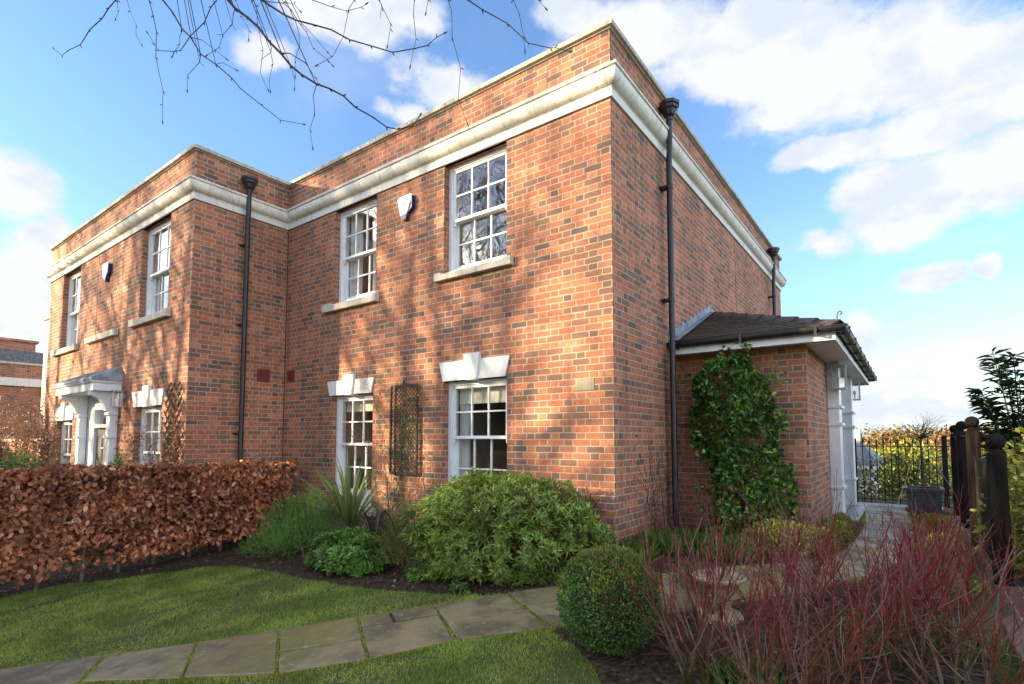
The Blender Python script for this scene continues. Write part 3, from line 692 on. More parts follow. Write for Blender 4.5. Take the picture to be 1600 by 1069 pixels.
sr.box(-10.95, -10.62, Yw + .01, Yw + .12, -.9, 2.02); sr.box(-9.66, -9.45, Yw + .01, Yw + .12, -.9, 2.02); sr.box(-10.62, -9.66, Yw + .01, Yw + .12, 1.801, 2.02)
sr.box(-10.62, -9.66, Yw + .0, Yw + .12, 1.38, 1.45, .004); sr.box(-10.62, -9.66, Yw + .0, Yw + .12, 1.74, 1.80)
sr.box(-10.62, -10.585, Yw + .02, Yw + .12, -.9, 1.78); sr.box(-9.695, -9.66, Yw + .02, Yw + .12, -.9, 1.78)
sr.build('door_surround', M['white'], wing)
MB().box(-10.585, -9.695, Yw + .08, Yw + .085, 1.45, 1.74).build('transom_pane', M['glass'], DO)
MB().box(-10.7, -9.6, Yw + .30, Yw + .9, -.9, 1.9).build('hallway', M['room'], wing)
cn = MB(); X0, X1, Yc = -11.33, -9.12, Yw - .46
cn.box(X0, X1, Yc + .03, Yw, 2.03, 2.16, .004)
cn.sweep([(X0 + .02, Yw), (X0 + .02, Yc + .05), (X1 - .02, Yc + .05), (X1 - .02, Yw)], [(-.02, 2.161), (.022, 2.161), (.050, 2.185), (.056, 2.21), (-.02, 2.21)], 0, 3)
CN = cn.build('canopy', M['white'], wing)
ld = MB()
e0 = .065
ld.add([(X0 - e0, Yw, 2.212), (X0 - e0, Yc - e0 + .05, 2.212), (X1 + e0 - .02, Yc - e0 + .05, 2.212), (X1 + e0 - .02, Yw, 2.212),
        (X0 - e0, Yw, 2.262), (X0 - e0, Yc - e0 + .05, 2.262), (X1 + e0 - .02, Yc - e0 + .05, 2.262), (X1 + e0 - .02, Yw, 2.262),
        (X0 + .18, Yw, 2.50), (X1 - .06, Yw, 2.50)],
       [(0, 3, 2, 1), (0, 1, 5, 4), (1, 2, 6, 5), (2, 3, 7, 6), (4, 5, 8), (5, 6, 9, 8), (6, 7, 9), (0, 4, 8, 9, 7, 3)])
for k in range(4):                                                        # lead rolls
    x = X0 + .35 + k * .52; ld.tube([(x, Yc - .0, 2.275), (x, Yw, 2.508)], .012, 6)
ld.build('canopy_roof', M['lead'], wing)
def lantern(root, x, y, z, s=1.0, dirx=0, name='wall_lantern'):
    b1 = MB(); w_ = .085 * s; h_ = .16 * s
    for sx_ in (-1, 1):
        for sy_ in (-1, 1): b1.box(x + sx_ * w_ - .008, x + sx_ * w_ + .008, y + sy_ * w_ - .008, y + sy_ * w_ + .008, z - h_, z + h_)
    b1.box(x - w_ - .012, x + w_ + .012, y - w_ - .012, y + w_ + .012, z - h_ - .02, z - h_)
    b1.box(x - w_ - .012, x + w_ + .012, y - w_ - .012, y + w_ + .012, z + h_, z + h_ + .03, .01)
    if dirx: b1.box(x - .12 * s, x - w_, y - .03, y + .03, z + .03, z + .09)
    else: b1.box(x - .03, x + .03, y + w_, y + .16 * s, z + .03, z + .09)
    o = b1.build(name, M['lamp_metal'], root)
    g1 = MB()
    for sx_ in (-1, 1): g1.box(x + sx_ * w_ - .002, x + sx_ * w_ + .002, y - w_ + .009, y + w_ - .009, z - h_, z + h_)
    for sy_ in (-1, 1): g1.box(x - w_ + .009, x + w_ - .009, y + sy_ * w_ - .002, y + sy_ * w_ + .002, z - h_, z + h_)
    g1.build('lantern_pane', M['glass'], o)
    MB().lathe((x, y, z - .08), [(.012, -.06), (.013, 0), (.028, .03), (.03, .06), (.015, .09)], 10).build('light_bulb', M['lintel'], o)
lantern(wing, -8.93, Yw - .13, 1.88, .80)

# ------------------------------------------------------------------ side porch of the near house
EY, GX, PY1 = 2.038, 1.551, 7.55
pw_ = MB()
wall(pw_, 1, EY, .0, GX, -1, 2.30, out=-1, thick=.22)
wall(pw_, 0, GX, EY + .22, PY1, -1, 2.30, [(4.42, 6.15, -.95, 2.12)], out=1, thick=.36)
wall(pw_, 1, PY1, .0, GX - .36, -1, 2.30, out=1, thick=.2)
pw_.build('porch_wall', M['brick'], house)
XE, YE0, YE1 = 1.90, 1.69, 7.92
fp = [(.001, YE0), (XE, YE0), (XE, YE1), (.001, YE1)]
MB().sweep(fp, [(-.02, 2.27), (.0, 2.27), (.0, 2.375), (-.02, 2.375)], 0, 3).build('fascia', M['white'], house)
MB().add([(.001, YE0 + .02, 2.302), (XE - .02, YE0 + .02, 2.302), (XE - .02, YE1 - .02, 2.302), (.001, YE1 - .02, 2.302), (.001, YE0 + .02, 2.32), (XE - .02, YE0 + .02, 2.32), (XE - .02, YE1 - .02, 2.32), (.001, YE1 - .02, 2.32)],
         [(0, 1, 2, 3), (4, 7, 6, 5), (0, 4, 5, 1), (1, 5, 6, 2), (2, 6, 7, 3), (3, 7, 4, 0)]).build('soffit', M['white'], house)
gp = [(.004, 2.345)] + [(.062 + .058 * math.cos(a), 2.385 + .058 * math.sin(a)) for a in np.linspace(math.pi, 2 * math.pi, 9)] + [(.120, 2.415), (.128, 2.415), (.126, 2.40), (.118, 2.375), (.100, 2.345), (.062, 2.322), (.024, 2.335)]
gp = [(.062 + .060 * math.cos(a), 2.405 + .060 * math.sin(a)) for a in np.linspace(math.pi, 2 * math.pi, 11)] + [(.128, 2.408), (.128, 2.416), (.116, 2.416)] + [(.062 + .053 * math.cos(a), 2.405 + .053 * math.sin(a)) for a in np.linspace(2 * math.pi, math.pi, 9)]
GU = MB().sweep(fp, gp, 0, 3).build('gutter', M['black'], house, smooth=False)
for k in range(3):
    x = .12 + k * .80
    MB().box(x - .014, x + .014, YE0 - .130, YE0 - .001, 2.33, 2.345).box(x - .014, x + .014, YE0 - .136, YE0 - .124, 2.33, 2.424).build('gutter_bracket', M['black'], GU)
for k in range(8):
    y = YE0 + .12 + k * .84
    MB().box(XE + .001, XE + .130, y - .014, y + .014, 2.33, 2.345).box(XE + .126, XE + .138, y - .014, y + .014, 2.33, 2.424).build('gutter_bracket', M['black'], GU)
# hipped tiled roof, course by course
P_e1 = Vector((0, YE0 - .05, 2.435)); P_e2 = Vector((XE + .05, YE0 - .05, 2.435)); P_e3 = Vector((XE + .05, YE1 + .05, 2.435)); P_e4 = Vector((0, YE1 + .05, 2.435))
P_w1 = Vector((0, 3.55, 3.19)); P_w2 = Vector((0, 6.05, 3.19))
rf = MB(); rr = random.Random(3)
def roof_plane(eL, eR, tR, tL, n):
    nrm_ = (eR - eL).cross(tL - eL if (tL - eL).length > .01 else tR - eL).normalized()
    if nrm_.z < 0: nrm_ = -nrm_
    for k in range(n):
        a, b = k / n, (k + 1.12) / n; b = min(b, 1.0)
        p0, p1 = eL.lerp(tL, a), eR.lerp(tR, a); p2, p3 = eR.lerp(tR, b), eL.lerp(tL, b)
        L = (p1 - p0).length; m_ = max(1, int(L / .168)); off = .5 * (k % 2)
        cuts = [0] + [min(1, (j + off) / m_) for j in range(0 if off else 1, m_)] + [1]
        for j in range(len(cuts) - 1):
            s0, s1 = cuts[j], cuts[j + 1]
            if s1 - s0 < 1e-4: continue
            g_ = .0018 / max(L, .01); s0g, s1g = s0 + g_, s1 - g_
            if s1g <= s0g: continue
            up = nrm_ * (.016 + rr.uniform(-.003, .003))
            q = [p0.lerp(p1, s0g) + up, p0.lerp(p1, s1g) + up, p3.lerp(p2, s1g) + nrm_ * .002, p3.lerp(p2, s0g) + nrm_ * .002]
            lo = [p0.lerp(p1, s0g), p0.lerp(p1, s1g)]
            rf.add([*q, *lo], [(0, 1, 2, 3), (4, 5, 1, 0)])
    rf.add([eL - nrm_ * .004, eR - nrm_ * .004, tR - nrm_ * .004, tL - nrm_ * .004], [(0, 1, 2, 3)] if (tR - tL).length > .01 else [(0, 1, 2)])
roof_plane(P_e1, P_e2, P_w1, P_w1, 20)
roof_plane(P_e2, P_e3, P_w2, P_w1, 20)
roof_plane(P_e3, P_e4, P_w2, P_w2, 20)
RF = rf.build('porch_roof', M['tile'], house)
# bonnet / hip tiles
for (pa, pb) in ((P_e2, P_w1), (P_e3, P_w2)):
    n = 8; hp = MB()
    for k in range(n):
        a = pa.lerp(pb, k / n); b = pa.lerp(pb, (k + 1.04) / n) if k < n - 1 else pb
        d = (b - a).normalized(); s = d.cross(Vector((0, 0, 1))).normalized(); u = s.cross(d)
        for (p, lift) in ((a, .034), (b, .014)): pass
        v4 = []
        for (p, lift) in ((a, .036), (b, .016)):
            v4 += [p - s * .12 + u * (lift - .062), p + u * (lift + .012), p + s * .12 + u * (lift - .062), p - s * .115 + u * (lift - .074), p + u * (lift - .002), p + s * .115 + u * (lift - .074)]
        hp.add(v4, [(0, 1, 7, 6), (1, 2, 8, 7), (3, 4, 1, 0), (4, 5, 2, 1), (6, 7, 10, 9), (7, 8, 11, 10), (0, 6, 9, 3), (2, 5, 11, 8)])
    hp.build('hip_tile', M['tile'], RF)
fi = MB(); c0 = P_e2 + Vector((-.03, .02, .02))
pts = [c0 + Vector((-.08, .05, .0)), c0 + Vector((0, 0, .02)), c0 + Vector((.008, -.005, .07)), c0 + Vector((.012, -.01, .10))]
for a in np.linspace(0, 4.6, 9): pts.append(c0 + Vector((.032 - .020 * math.cos(a) * 1, -.01, .10 + .020 * math.sin(a))))
fi.tube(pts, .010, 6); fi.build('hip_iron', M['lead'], RF)
# stepped lead flashing up the brick wall
fl = MB(); n = 11
for k in range(n):
    a, b = P_e1.lerp(P_w1, k / n), P_e1.lerp(P_w1, (k + 1) / n)
    fl.add([(.006, a.y, a.z - .01), (.006, b.y, b.z - .01), (.006, b.y, b.z + .10), (.006, a.y + .02, b.z + .10)], [(0, 1, 2, 3)])
fl.add([(.008, P_e1.y, P_e1.z + .012), (.15, P_e1.y, P_e1.z + .022), (.10, P_w1.y - .1, P_w1.z - .0), (.008, P_w1.y, P_w1.z + .02)], [(0, 1, 2, 3)])
fl.box(.002, .012, P_w1.y, P_w2.y, 3.16, 3.27)
fl.build('flashing', M['lead'], RF)
# porch doorway: white surround with deep grey jamb
ds = MB()
for yc in (4.20, 6.32):
    ds.box(GX, GX + .15, yc - .17, yc + .17, -.9, 1.62, .006); ds.box(GX, GX + .15, yc - .16, yc + .16, 1.62, 2.30)
    for zz in (1.36, 1.62): ds.box(GX, GX + .185, yc - .20, yc + .20, zz, zz + .045, .004)
    ds.box(GX, GX + .17, yc - .19, yc + .19, -.9, -.02, .004); ds.box(GX, GX + .175, yc - .195, yc + .195, .42, .46, .004)
ds.box(GX - .33, GX + .0, 6.10, 6.149, -.9, 2.11); ds.box(GX - .33, GX, 4.421, 4.47, -.9, 2.11); ds.box(GX - .33, GX + .02, 4.47, 6.10, 2.05, 2.119)
ds.build('door_surround', M['white'], house)
D2 = MB().box(GX - .31, GX - .26, 4.47, 6.10, -.9, 2.05).build('door', M['grey_door'], house)
dp = MB()
for (a, b) in ((4.56, 5.22), (5.35, 6.0)):
    for (c_, d_) in ((-.05, .75), (.9, 1.9)): dp.box(GX - .262, GX - .25, a, b, c_, d_, .005)
dp.build('door_panel', M['grey_door'], D2)
lantern(house, GX + .17, 3.93, 2.06, .95, 1); lantern(house, GX + .17, 6.62, 2.06, .95, 1)
MB().box(GX + .0, GX + .32, 4.1, 6.4, -.2, -.02, .01).build('door_step', M['grey_flag'], house)

# ------------------------------------------------------------------ foliage helpers
def unit(a): return a / (np.linalg.norm(a, axis=-1, keepdims=True) + 1e-9)
def leaves(name, P, D, N, L, W, mt, parent=None, fold=.25, droop=.0, origin=None, shape='leaf'):
    """P base points, D leaf axes, N leaf normals (all (n,3)); L, W sizes"""
    n = len(P); D = unit(D); S = unit(np.cross(D, N)); N = np.cross(S, D)
    L = np.broadcast_to(L, (n,))[:, None]; W = np.broadcast_to(W, (n,))[:, None]
    if shape == 'leaf':
        v = np.stack([P, P + D * L * .45 + S * W * .5 + N * W * fold, P + D * L + N * L * droop * -1, P + D * L * .45 - S * W * .5 + N * W * fold], 1)
        f = np.array([[0, 1, 2], [0, 2, 3]])
    elif shape == 'oval':
        v = np.stack([P, P + D * L * .28 + S * W * .42 + N * W * fold * .8, P + D * L * .68 + S * W * .46 + N * W * fold - N * L * droop * .4, P + D * L - N * L * droop,
                      P + D * L * .68 - S * W * .46 + N * W * fold - N * L * droop * .4, P + D * L * .28 - S * W * .42 + N * W * fold * .8], 1)
        f = np.array([[0, 1, 2], [0, 2, 3], [0, 3, 4], [0, 4, 5]])
    elif shape == 'blade':
        v = np.stack([P - S * W * .5, P + S * W * .5, P + D * L - N * L * droop], 1)
        f = np.array([[0, 1, 2]])
    k = v.shape[1]
    F = (f[None] + (np.arange(n) * k)[:, None, None]).reshape(-1, 3)
    return newobj(name, v.reshape(-1, 3), F, mt, parent, origin, nparr=True)
def rdir(n): return unit(rng.normal(size=(n, 3)))
def vnoise(P, s, seed=0):
    """cheap smooth pseudo noise in [-1, 1]"""
    r_ = np.random.default_rng(seed); a = np.zeros(len(P))
    for k in range(6):
        w_ = r_.normal(size=3) * s * (1 + .5 * k); a += np.sin(P @ w_ + r_.uniform(0, 6.28)) / (1 + .5 * k)
    return a / 2.8
def blob(n, c, r, power=.35, amp=.12, s=4, seed=0, low=-1.0):
    """points through a lumpy ellipsoid, most of them near its surface"""
    d = rdir(n * 2); d = d[d[:, 2] > low][:n]; m_ = len(d)
    rad = rng.uniform(0, 1, m_) ** power
    bump = 1 + amp * vnoise(d * 1.0, s, seed) + amp * .5 * vnoise(d, s * 2.6, seed + 1)
    P = np.array(c) + d * np.array(r) * (rad * bump)[:, None]
    return P, unit(d / np.array(r)), rad
def stems(parent, base, top_pts, r0, mt, name='stem', n=5):
    for k, tp in enumerate(top_pts):
        b = Vector(base) + Vector((random.uniform(-.05, .05), random.uniform(-.05, .05), -.05)); t_ = Vector(tp)
        mid = b.lerp(t_, .5) + Vector((random.uniform(-.06, .06), random.uniform(-.06, .06), .06))
        MB().tube([b, b.lerp(mid, .5), mid, mid.lerp(t_, .5), t_], [r0, r0 * .85, r0 * .65, r0 * .45, r0 * .25], n).build(name, mt, parent)

# ------------------------------------------------------------------ beech hedge
def hedge_line(t_): return -6.50 + 1.1 * t_, -7.0 + 6.55 * t_
H = thing('beech_hedge', (-6.2, -3.6, -.6), 'clipped hedge of coppery brown beech leaves across the lawn at the left', 'hedge')
n = 34000
t_ = rng.uniform(0, 1, n); hx, hy = -6.50 + 1.1 * t_, -7.0 + 6.55 * t_
side_ = rng.uniform(-1, 1, n); side_ = np.sign(side_) * np.abs(side_) ** .30
topn = rng.uniform(0, 1, n)
gz = np.array([G(a, b) for a, b in zip(hx, hy)])
top_z = .80 - .02 * t_
zr_ = rng.uniform(0, 1, n); on_top = rng.uniform(0, 1, n) < .22
zr_ = np.where(on_top, 1 - np.abs(rng.normal(0, .03, n)), zr_)
half = .27 * (1 - .18 * np.clip((zr_ - .8) / .2, 0, 1) ** 2)
P = np.stack([hx + np.where(on_top, rng.uniform(-1, 1, n), side_) * half, hy, gz + .20 + (top_z - gz - .20) * zr_], 1)
q_ = vnoise(P, 3.2, 5); P[:, 0] += .05 * q_; P[:, 2] += .035 * vnoise(P, 4, 8)
keep = ~((vnoise(P, 2.6, 33) > .62 - .55 * (zr_ < .25)) & (rng.uniform(0, 1, n) < .9))
endr = np.clip((t_ - .965) / .035, 0, 1); keep &= (np.abs(P[:, 0] - hx) < .3 * (1 - .5 * endr))
P = P[keep]; m_ = len(P)
outn = np.stack([np.sign(side_[keep]) * 1.0, rng.normal(0, .4, m_), np.where(on_top[keep], 1.2, .25)], 1)
D = unit(np.stack([rng.normal(.25, .5, m_), rng.normal(0, .6, m_), rng.normal(-.45, .55, m_)], 1)); N = unit(outn + rng.normal(0, .55, (m_, 3)))
leaves('foliage', P, D, N, rng.uniform(.055, .095, m_), rng.uniform(.036, .058, m_), M['beech'], H, fold=.22, droop=.12, shape='oval')
for k in range(17):                                                    # one trunk per plant
    a = (k + .5) / 17; x, y = hedge_line(a); x += random.uniform(-.05, .05); g0 = G(x, y)
    st = MB(); st.tube([(x, y, g0 - .05), (x + .02, y + .01, g0 + .35), (x - .01, y + .03, g0 + .8), (x + .02, y, .66)], [.024, .020, .014, .006], 7)
    for j in range(16):
        z = g0 + .18 + j * .075; an = random.uniform(0, 6.28); l = random.uniform(.18, .30)
        st.tube([(x, y, z), (x + math.cos(an) * l * .5, y + math.sin(an) * l * .8, z + .08), (x + math.cos(an) * l * .8, y + math.sin(an) * l * 1.3, min(z + .2, .72))], [.008, .005, .002], 4)
    for j in range(9):
        a2 = random.uniform(-.25, .25); x2, y2 = x + random.uniform(-.2, .2), y + a2; z2 = random.uniform(.60, .74)
        st.tube([(x2, y2, z2), (x2 + random.uniform(-.03, .03), y2 + random.uniform(-.03, .03), z2 + .12), (x2 + random.uniform(-.06, .06), y2 + random.uniform(-.06, .06), z2 + random.uniform(.16, .27))], [.004, .003, .0012], 4)
    st.build('stem', M['hedge_stem'], H)

# ------------------------------------------------------------------ shrubs of the bed
def shrub(name, label, c, r, n, L, Wd, mt, group=None, shape='oval', up=.5, power=.35, amp=.14, seed=0, fold=.2, droop=.1, low=-.75, cat='shrub', spread=.55, nst=5, s=4, stem_mat=None, thin=0):
    base = (c[0], c[1], G(c[0], c[1]))
    T = thing(name, base, label, cat, group)
    P, nn, rad = blob(n, c, r, power, amp, s, seed, low)
    P[:, 2] = np.maximum(P[:, 2], base[2] + .02)
    if thin: 
        k_ = vnoise(P, 5.5, seed + 40) < thin; P, nn = P[k_], nn[k_]
    m_ = len(P)
    D = unit(nn * 1.0 + np.array([0, 0, up]) + rng.normal(0, spread, (m_, 3)))
    N = unit(np.array([0, 0, 1.0]) + nn * .5 + rng.normal(0, .5, (m_, 3)))
    leaves('foliage', P, D, N, rng.uniform(*L, m_), rng.uniform(*Wd, m_), mt, T, fold=fold, droop=droop, shape=shape)
    for k in range(nst):
        a = 6.28 * k / nst
        stems(T, base, [(c[0] + math.cos(a) * r[0] * .6, c[1] + math.sin(a) * r[1] * .6, c[2] + r[2] * .45)], .012, stem_mat or M['hedge_stem'])
    return T
def rosettes(P, nn, k, L, Wd, up=.7, spread=.5):
    """k narrow leaves fanning out round every shoot tip"""
    ax = unit(nn * .8 + np.array([0, 0, up]) + rng.normal(0, .35, P.shape)); n = len(P)
    a = unit(np.cross(ax, rng.normal(size=P.shape))); b = np.cross(ax, a)
    Ps, Ds, Ns = [], [], []
    for j in range(k):
        th = 2.4 * j + rng.uniform(0, .6, n); el_ = rng.uniform(.15, .95, n)
        rd = a * np.cos(th)[:, None] + b * np.sin(th)[:, None]
        Ds.append(unit(rd * np.cos(el_)[:, None] + ax * np.sin(el_)[:, None])); Ns.append(unit(ax * np.cos(el_)[:, None] - rd * np.sin(el_)[:, None]))
        Ps.append(P - ax * (.012 * j / k + rng.uniform(0, .035, n))[:, None])
    Ps, Ds, Ns = map(np.concatenate, (Ps, Ds, Ns)); m_ = len(Ps)
    return Ps, Ds, Ns, rng.uniform(*L, m_), rng.uniform(*Wd, m_)
# the big rounded bush under the right-hand window
cB = np.array([-.84, -.80, .20]); T = thing('round_bush', (-.8, -.8, -.15), 'big mounded bush of narrow light green leaves under the right-hand ground floor window', 'shrub')
P, nn, rad = blob(3000, (0, 0, 0), (1.0, .72, .62), .16, .15, 5, 21, -.75)
k_ = vnoise(P, 7, 19) < .62; P, nn = P[k_], nn[k_]
ca, sa = math.cos(.45), math.sin(.45)
rot = np.array([[ca, sa, 0], [-sa, ca, 0], [0, 0, 1]])
P = P @ rot + cB; nn = nn @ rot
P[:, 1] = np.minimum(P[:, 1], -.05); P[:, 2] = np.maximum(P[:, 2], -.12)
leaves('foliage', *rosettes(P, nn, 9, (.05, .088), (.013, .022)), M['bush'], T, fold=.12, droop=.12)
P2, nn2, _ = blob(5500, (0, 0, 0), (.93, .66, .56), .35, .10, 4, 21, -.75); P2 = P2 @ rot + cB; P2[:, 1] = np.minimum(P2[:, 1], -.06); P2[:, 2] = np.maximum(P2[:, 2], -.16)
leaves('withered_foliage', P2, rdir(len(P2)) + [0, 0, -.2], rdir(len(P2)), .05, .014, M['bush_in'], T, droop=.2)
for k in range(26):
    a = random.uniform(0, 6.28); l = random.uniform(.4, .95)
    tip = Vector((cB[0] + math.cos(a) * l * .85, min(cB[1] + math.sin(a) * l * .62, -.1), cB[2] + .50 * math.sqrt(max(0, 1 - l * l)) + .0)); b = Vector((cB[0] + math.cos(a) * .12, cB[1] + math.sin(a) * .12, -.18))
    MB().tube([b, b.lerp(tip, .5) + Vector((0, 0, -.05)), tip], [.010, .007, .003], 5).build('stem', M['hedge_stem'], T)
# clipped box ball
cX = np.array([.89, -1.93, .095]); T = thing('box_ball', (.89, -1.93, -.24), 'tight clipped ball of small dark green box leaves with yellowish tips, beside the path', 'shrub')
P, nn, rad = blob(17000, cX, (.335, .335, .325), .13, .06, 6, 3, -.97)
m_ = len(P); D = unit(nn + [0, 0, .3] + rng.normal(0, .6, (m_, 3))); N = unit(nn + [0, 0, .6] + rng.normal(0, .6, (m_, 3)))
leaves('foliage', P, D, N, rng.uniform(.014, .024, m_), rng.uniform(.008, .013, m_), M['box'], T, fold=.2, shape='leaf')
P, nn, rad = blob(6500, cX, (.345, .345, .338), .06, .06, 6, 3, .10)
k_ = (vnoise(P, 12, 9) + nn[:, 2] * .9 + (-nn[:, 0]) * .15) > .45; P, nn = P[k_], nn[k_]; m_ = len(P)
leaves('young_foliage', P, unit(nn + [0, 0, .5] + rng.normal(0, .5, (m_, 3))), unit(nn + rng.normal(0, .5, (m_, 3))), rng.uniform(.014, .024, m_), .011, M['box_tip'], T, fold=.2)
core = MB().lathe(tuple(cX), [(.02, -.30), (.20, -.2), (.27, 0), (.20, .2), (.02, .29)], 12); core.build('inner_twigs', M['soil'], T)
for k in range(3): stems(T, (.89, -1.93, -.24), [(.89 + .1 * math.cos(k * 2.1), -1.93 + .1 * math.sin(k * 2.1), .0)], .012, M['hedge_stem'])

def needles(name, label, c, r, nsh, mt, up, L, k=26, seed=0, cat='shrub', w_=.0048, low=-.2, hgt=(.10, .2)):
    """upright shoots closely set with thin needles"""
    base = (c[0], c[1], G(c[0], c[1])); T = thing(name, base, label, cat)
    P, nn, rad = blob(nsh, c, r, .3, .14, 4, seed, low); P[:, 2] = np.maximum(P[:, 2], base[2] + .02)
    ax = unit(nn * .55 + np.array([0, 0, up]) + rng.normal(0, .16, P.shape)); ln = rng.uniform(*hgt, len(P))
    Ps, Ds, Ns = [], [], []
    for j in range(k):
        f = j / k; rd = rdir(len(P)); Ps.append(P + ax * (ln * f)[:, None]); Ds.append(unit(ax * .9 + rd * .8)); Ns.append(rdir(len(P)))
    Ps, Ds, Ns = map(np.concatenate, (Ps, Ds, Ns)); m_ = len(Ps)
    leaves('foliage', Ps, Ds, Ns, rng.uniform(*L, m_), w_, mt, T, fold=.1)
    for q in range(5): stems(T, base, [tuple(P[q * 3] * .6 + np.array(base) * .4)], .009, M['hedge_stem'])
    return T
needles('rosemary_bush', 'fluffy mid green bush of upright needle shoots at the end of the beech hedge', (-3.62, -1.22, -.04), (.66, .50, .42), 1200, M['rosemary'], 1.1, (.024, .040), 18, 5, low=-.35)
needles('rosemary_bush', 'trailing feathery green shoots spilling onto the lawn edge, left of the fluffy bush', (-4.3, -1.35, -.32), (.42, .30, .16), 300, M['rosemary'], .35, (.022, .036), 22, 6, low=-.2)
needles('heather_bush', 'olive yellow fine-leaved bush squeezed against the left side of the big mounded bush', (-1.78, -1.20, .02), (.34, .30, .36), 800, M['heath'], 1.0, (.014, .024), 26, 7, low=-.5, w_=.0048)
def laurel_like(name, label, c, r, n, seed, mt='laurel', L=(.05, .085), W_=(.018, .030), k=7):
    base = (c[0], c[1], G(c[0], c[1])); T = thing(name, base, label, 'shrub')
    P, nn, rad = blob(n, c, r, .2, .16, 5, seed, -.4); P[:, 2] = np.maximum(P[:, 2], base[2] + .03)
    leaves('foliage', *rosettes(P, nn, k, L, W_, .9), M[mt], T, fold=.15, droop=.15, shape='oval')
    for q in range(6): stems(T, base, [tuple(P[q])], .008, M['hedge_stem'])
    return T
laurel_like('low_shrub', 'low glossy green shrub at the lawn edge in front of the spiky plant', (-2.62, -1.38, -.15), (.60, .34, .29), 780, 14)
laurel_like('low_shrub', 'small patch of green rosettes below the olive bush', (-1.42, -1.40, -.19), (.24, .13, .10), 80, 15, L=(.03, .05), W_=(.012, .02))
laurel_like('low_shrub', 'small dark seedling shrub at the foot of the big mounded bush', (-.78, -1.56, -.19), (.14, .06, .08), 30, 16, L=(.03, .05), W_=(.008, .014))
laurel_like('low_shrub', 'reddish tipped shoots behind the right shoulder of the big mounded bush', (-.22, -.22, .42), (.22, .10, .16), 34, 18, mt='brown_leaf', L=(.05, .08), W_=(.007, .011), k=6)
# sword-leaved plants
def straps(name, label, base, n, L, Wd, mt, lean, bend, seed, zup=0., fan=None):
    r_ = random.Random(seed); T = thing(name, base, label, 'plant')
    mb = MB()
    for k in range(n):
        a = r_.uniform(0, 6.28) if fan is None else r_.uniform(*fan); l = r_.uniform(*L); w0 = r_.uniform(*Wd); th = r_.uniform(*lean); bd = r_.uniform(*bend)
        p = Vector(base) + Vector((math.cos(a) * .03, math.sin(a) * .03, zup + r_.uniform(-.04, .04))); sdv = Vector((-math.sin(a), math.cos(a), 0)); vs = []; m_ = 7
        for i in range(m_ + 1):
            f = i / m_; ang = th + bd * f * f; d = Vector((math.cos(a) * math.sin(ang), math.sin(a) * math.sin(ang), math.cos(ang)))
            ww = w0 * (.55 + 1.2 * f) if f < .35 else w0 * (1 - (f - .35) / .65) ** .7
            nrm_ = sdv.cross(d)
            vs += [p - sdv * ww / 2 + nrm_ * ww * .18, p + Vector((0, 0, 0)), p + sdv * ww / 2 + nrm_ * ww * .18]
            p = p + d * (l / m_)
        mb.add(vs, [(i * 3 + q, i * 3 + q + 1, i * 3 + q + 4, i * 3 + q + 3) for i in range(m_) for q in (0, 1)])
    mb.build('foliage', M[mt], T)
    return T
T = straps('cordyline', 'spiky plant with long upright sword leaves in front of the left-hand ground floor window', (-3.16, -.98, -.32), 52, (.65, 1.05), (.032, .048), 'cordy', (.08, .85), (.1, .9), 3, zup=.38)
MB().tube([(-3.12, -.98, -.36), (-3.12, -.98, .10)], [.045, .035], 8).build('stem', M['bark'], T)
straps('cordyline', 'sprawling lower tuft of thin arching yellow green leaves left of the spiky plant', (-3.42, -.70, -.3), 26, (.6, 1.15), (.018, .028), 'cordy', (.5, 1.15), (.2, .7), 9, zup=.40, fan=(2.6, 5.4))
straps('flax_plant', 'dark purplish strap-leaved plant beneath the spiky plant', (-2.72, -.92, -.28), 46, (.4, .75), (.03, .045), 'phorm', (.35, 1.2), (.5, 1.5), 5, zup=.22)
straps('flax_plant', 'drooping withered purple leaves between the low glossy shrub and the olive bush', (-1.98, -1.18, -.3), 22, (.35, .62), (.022, .035), 'phorm', (.2, .9), (.9, 2.0), 6, zup=.28)

# ------------------------------------------------------------------ climbers and trellises
def lattice(name, label, x0, x1, z0, z1, y, sp, rod, mt, frame=True, group=None):
    T = thing(name, ((x0 + x1) / 2, y, z0), label, 'trellis', group)
    mb = MB(); w_, h_ = x1 - x0, z1 - z0
    for sgn in (1, -1):
        k = -h_
        while k < w_:
            a, b = (k, 0.0), (k + h_, h_)
            if a[0] < 0: a = (0, -k)
            if b[0] > w_: b = (w_, w_ - k)
            if b[0] > a[0] + .01:
                xa, xb = (x0 + a[0], x0 + b[0]) if sgn > 0 else (x1 - a[0], x1 - b[0])
                mb.tube([(xa, y + sgn * rod * .6, z0 + a[1]), (xb, y + sgn * rod * .6, z0 + b[1])], rod, 4)
            k += sp
    mb.build('lattice', mt, T)
    if frame:
        f = MB(); f.box(x0 - .012, x0 + .012, y - .014, y + .014, z0, z1); f.box(x1 - .012, x1 + .012, y - .014, y + .014, z0, z1)
        f.box(x0 + .012, x1 - .012, y - .012, y + .012, z1 - .012, z1 + .012); f.box(x0 + .012, x1 - .012, y - .012, y + .012, z0 - .012, z0 + .012)
        f.prism([((x0 + x1) / 2 - .03, z1 + .012), ((x0 + x1) / 2 + .03, z1 + .012), ((x0 + x1) / 2, z1 + .07)], 1, y - .01, y + .01)
        f.build('frame', mt, T)
    return T
M['lattice_dark'] = noisy('lattice_dark', (.05, .035, .025), (.10, .07, .05), 20, .8, .2, .2, .002)
M['lattice_brown'] = noisy('lattice_brown', (.14, .08, .05), (.22, .13, .085), 12, .8, .2, .2, .002)
lattice('trellis', 'tall narrow dark lattice panel fixed to the brickwork between the two ground floor windows', -3.50, -2.96, .67, 1.92, -.045, .066, .0046, M['lattice_dark'])
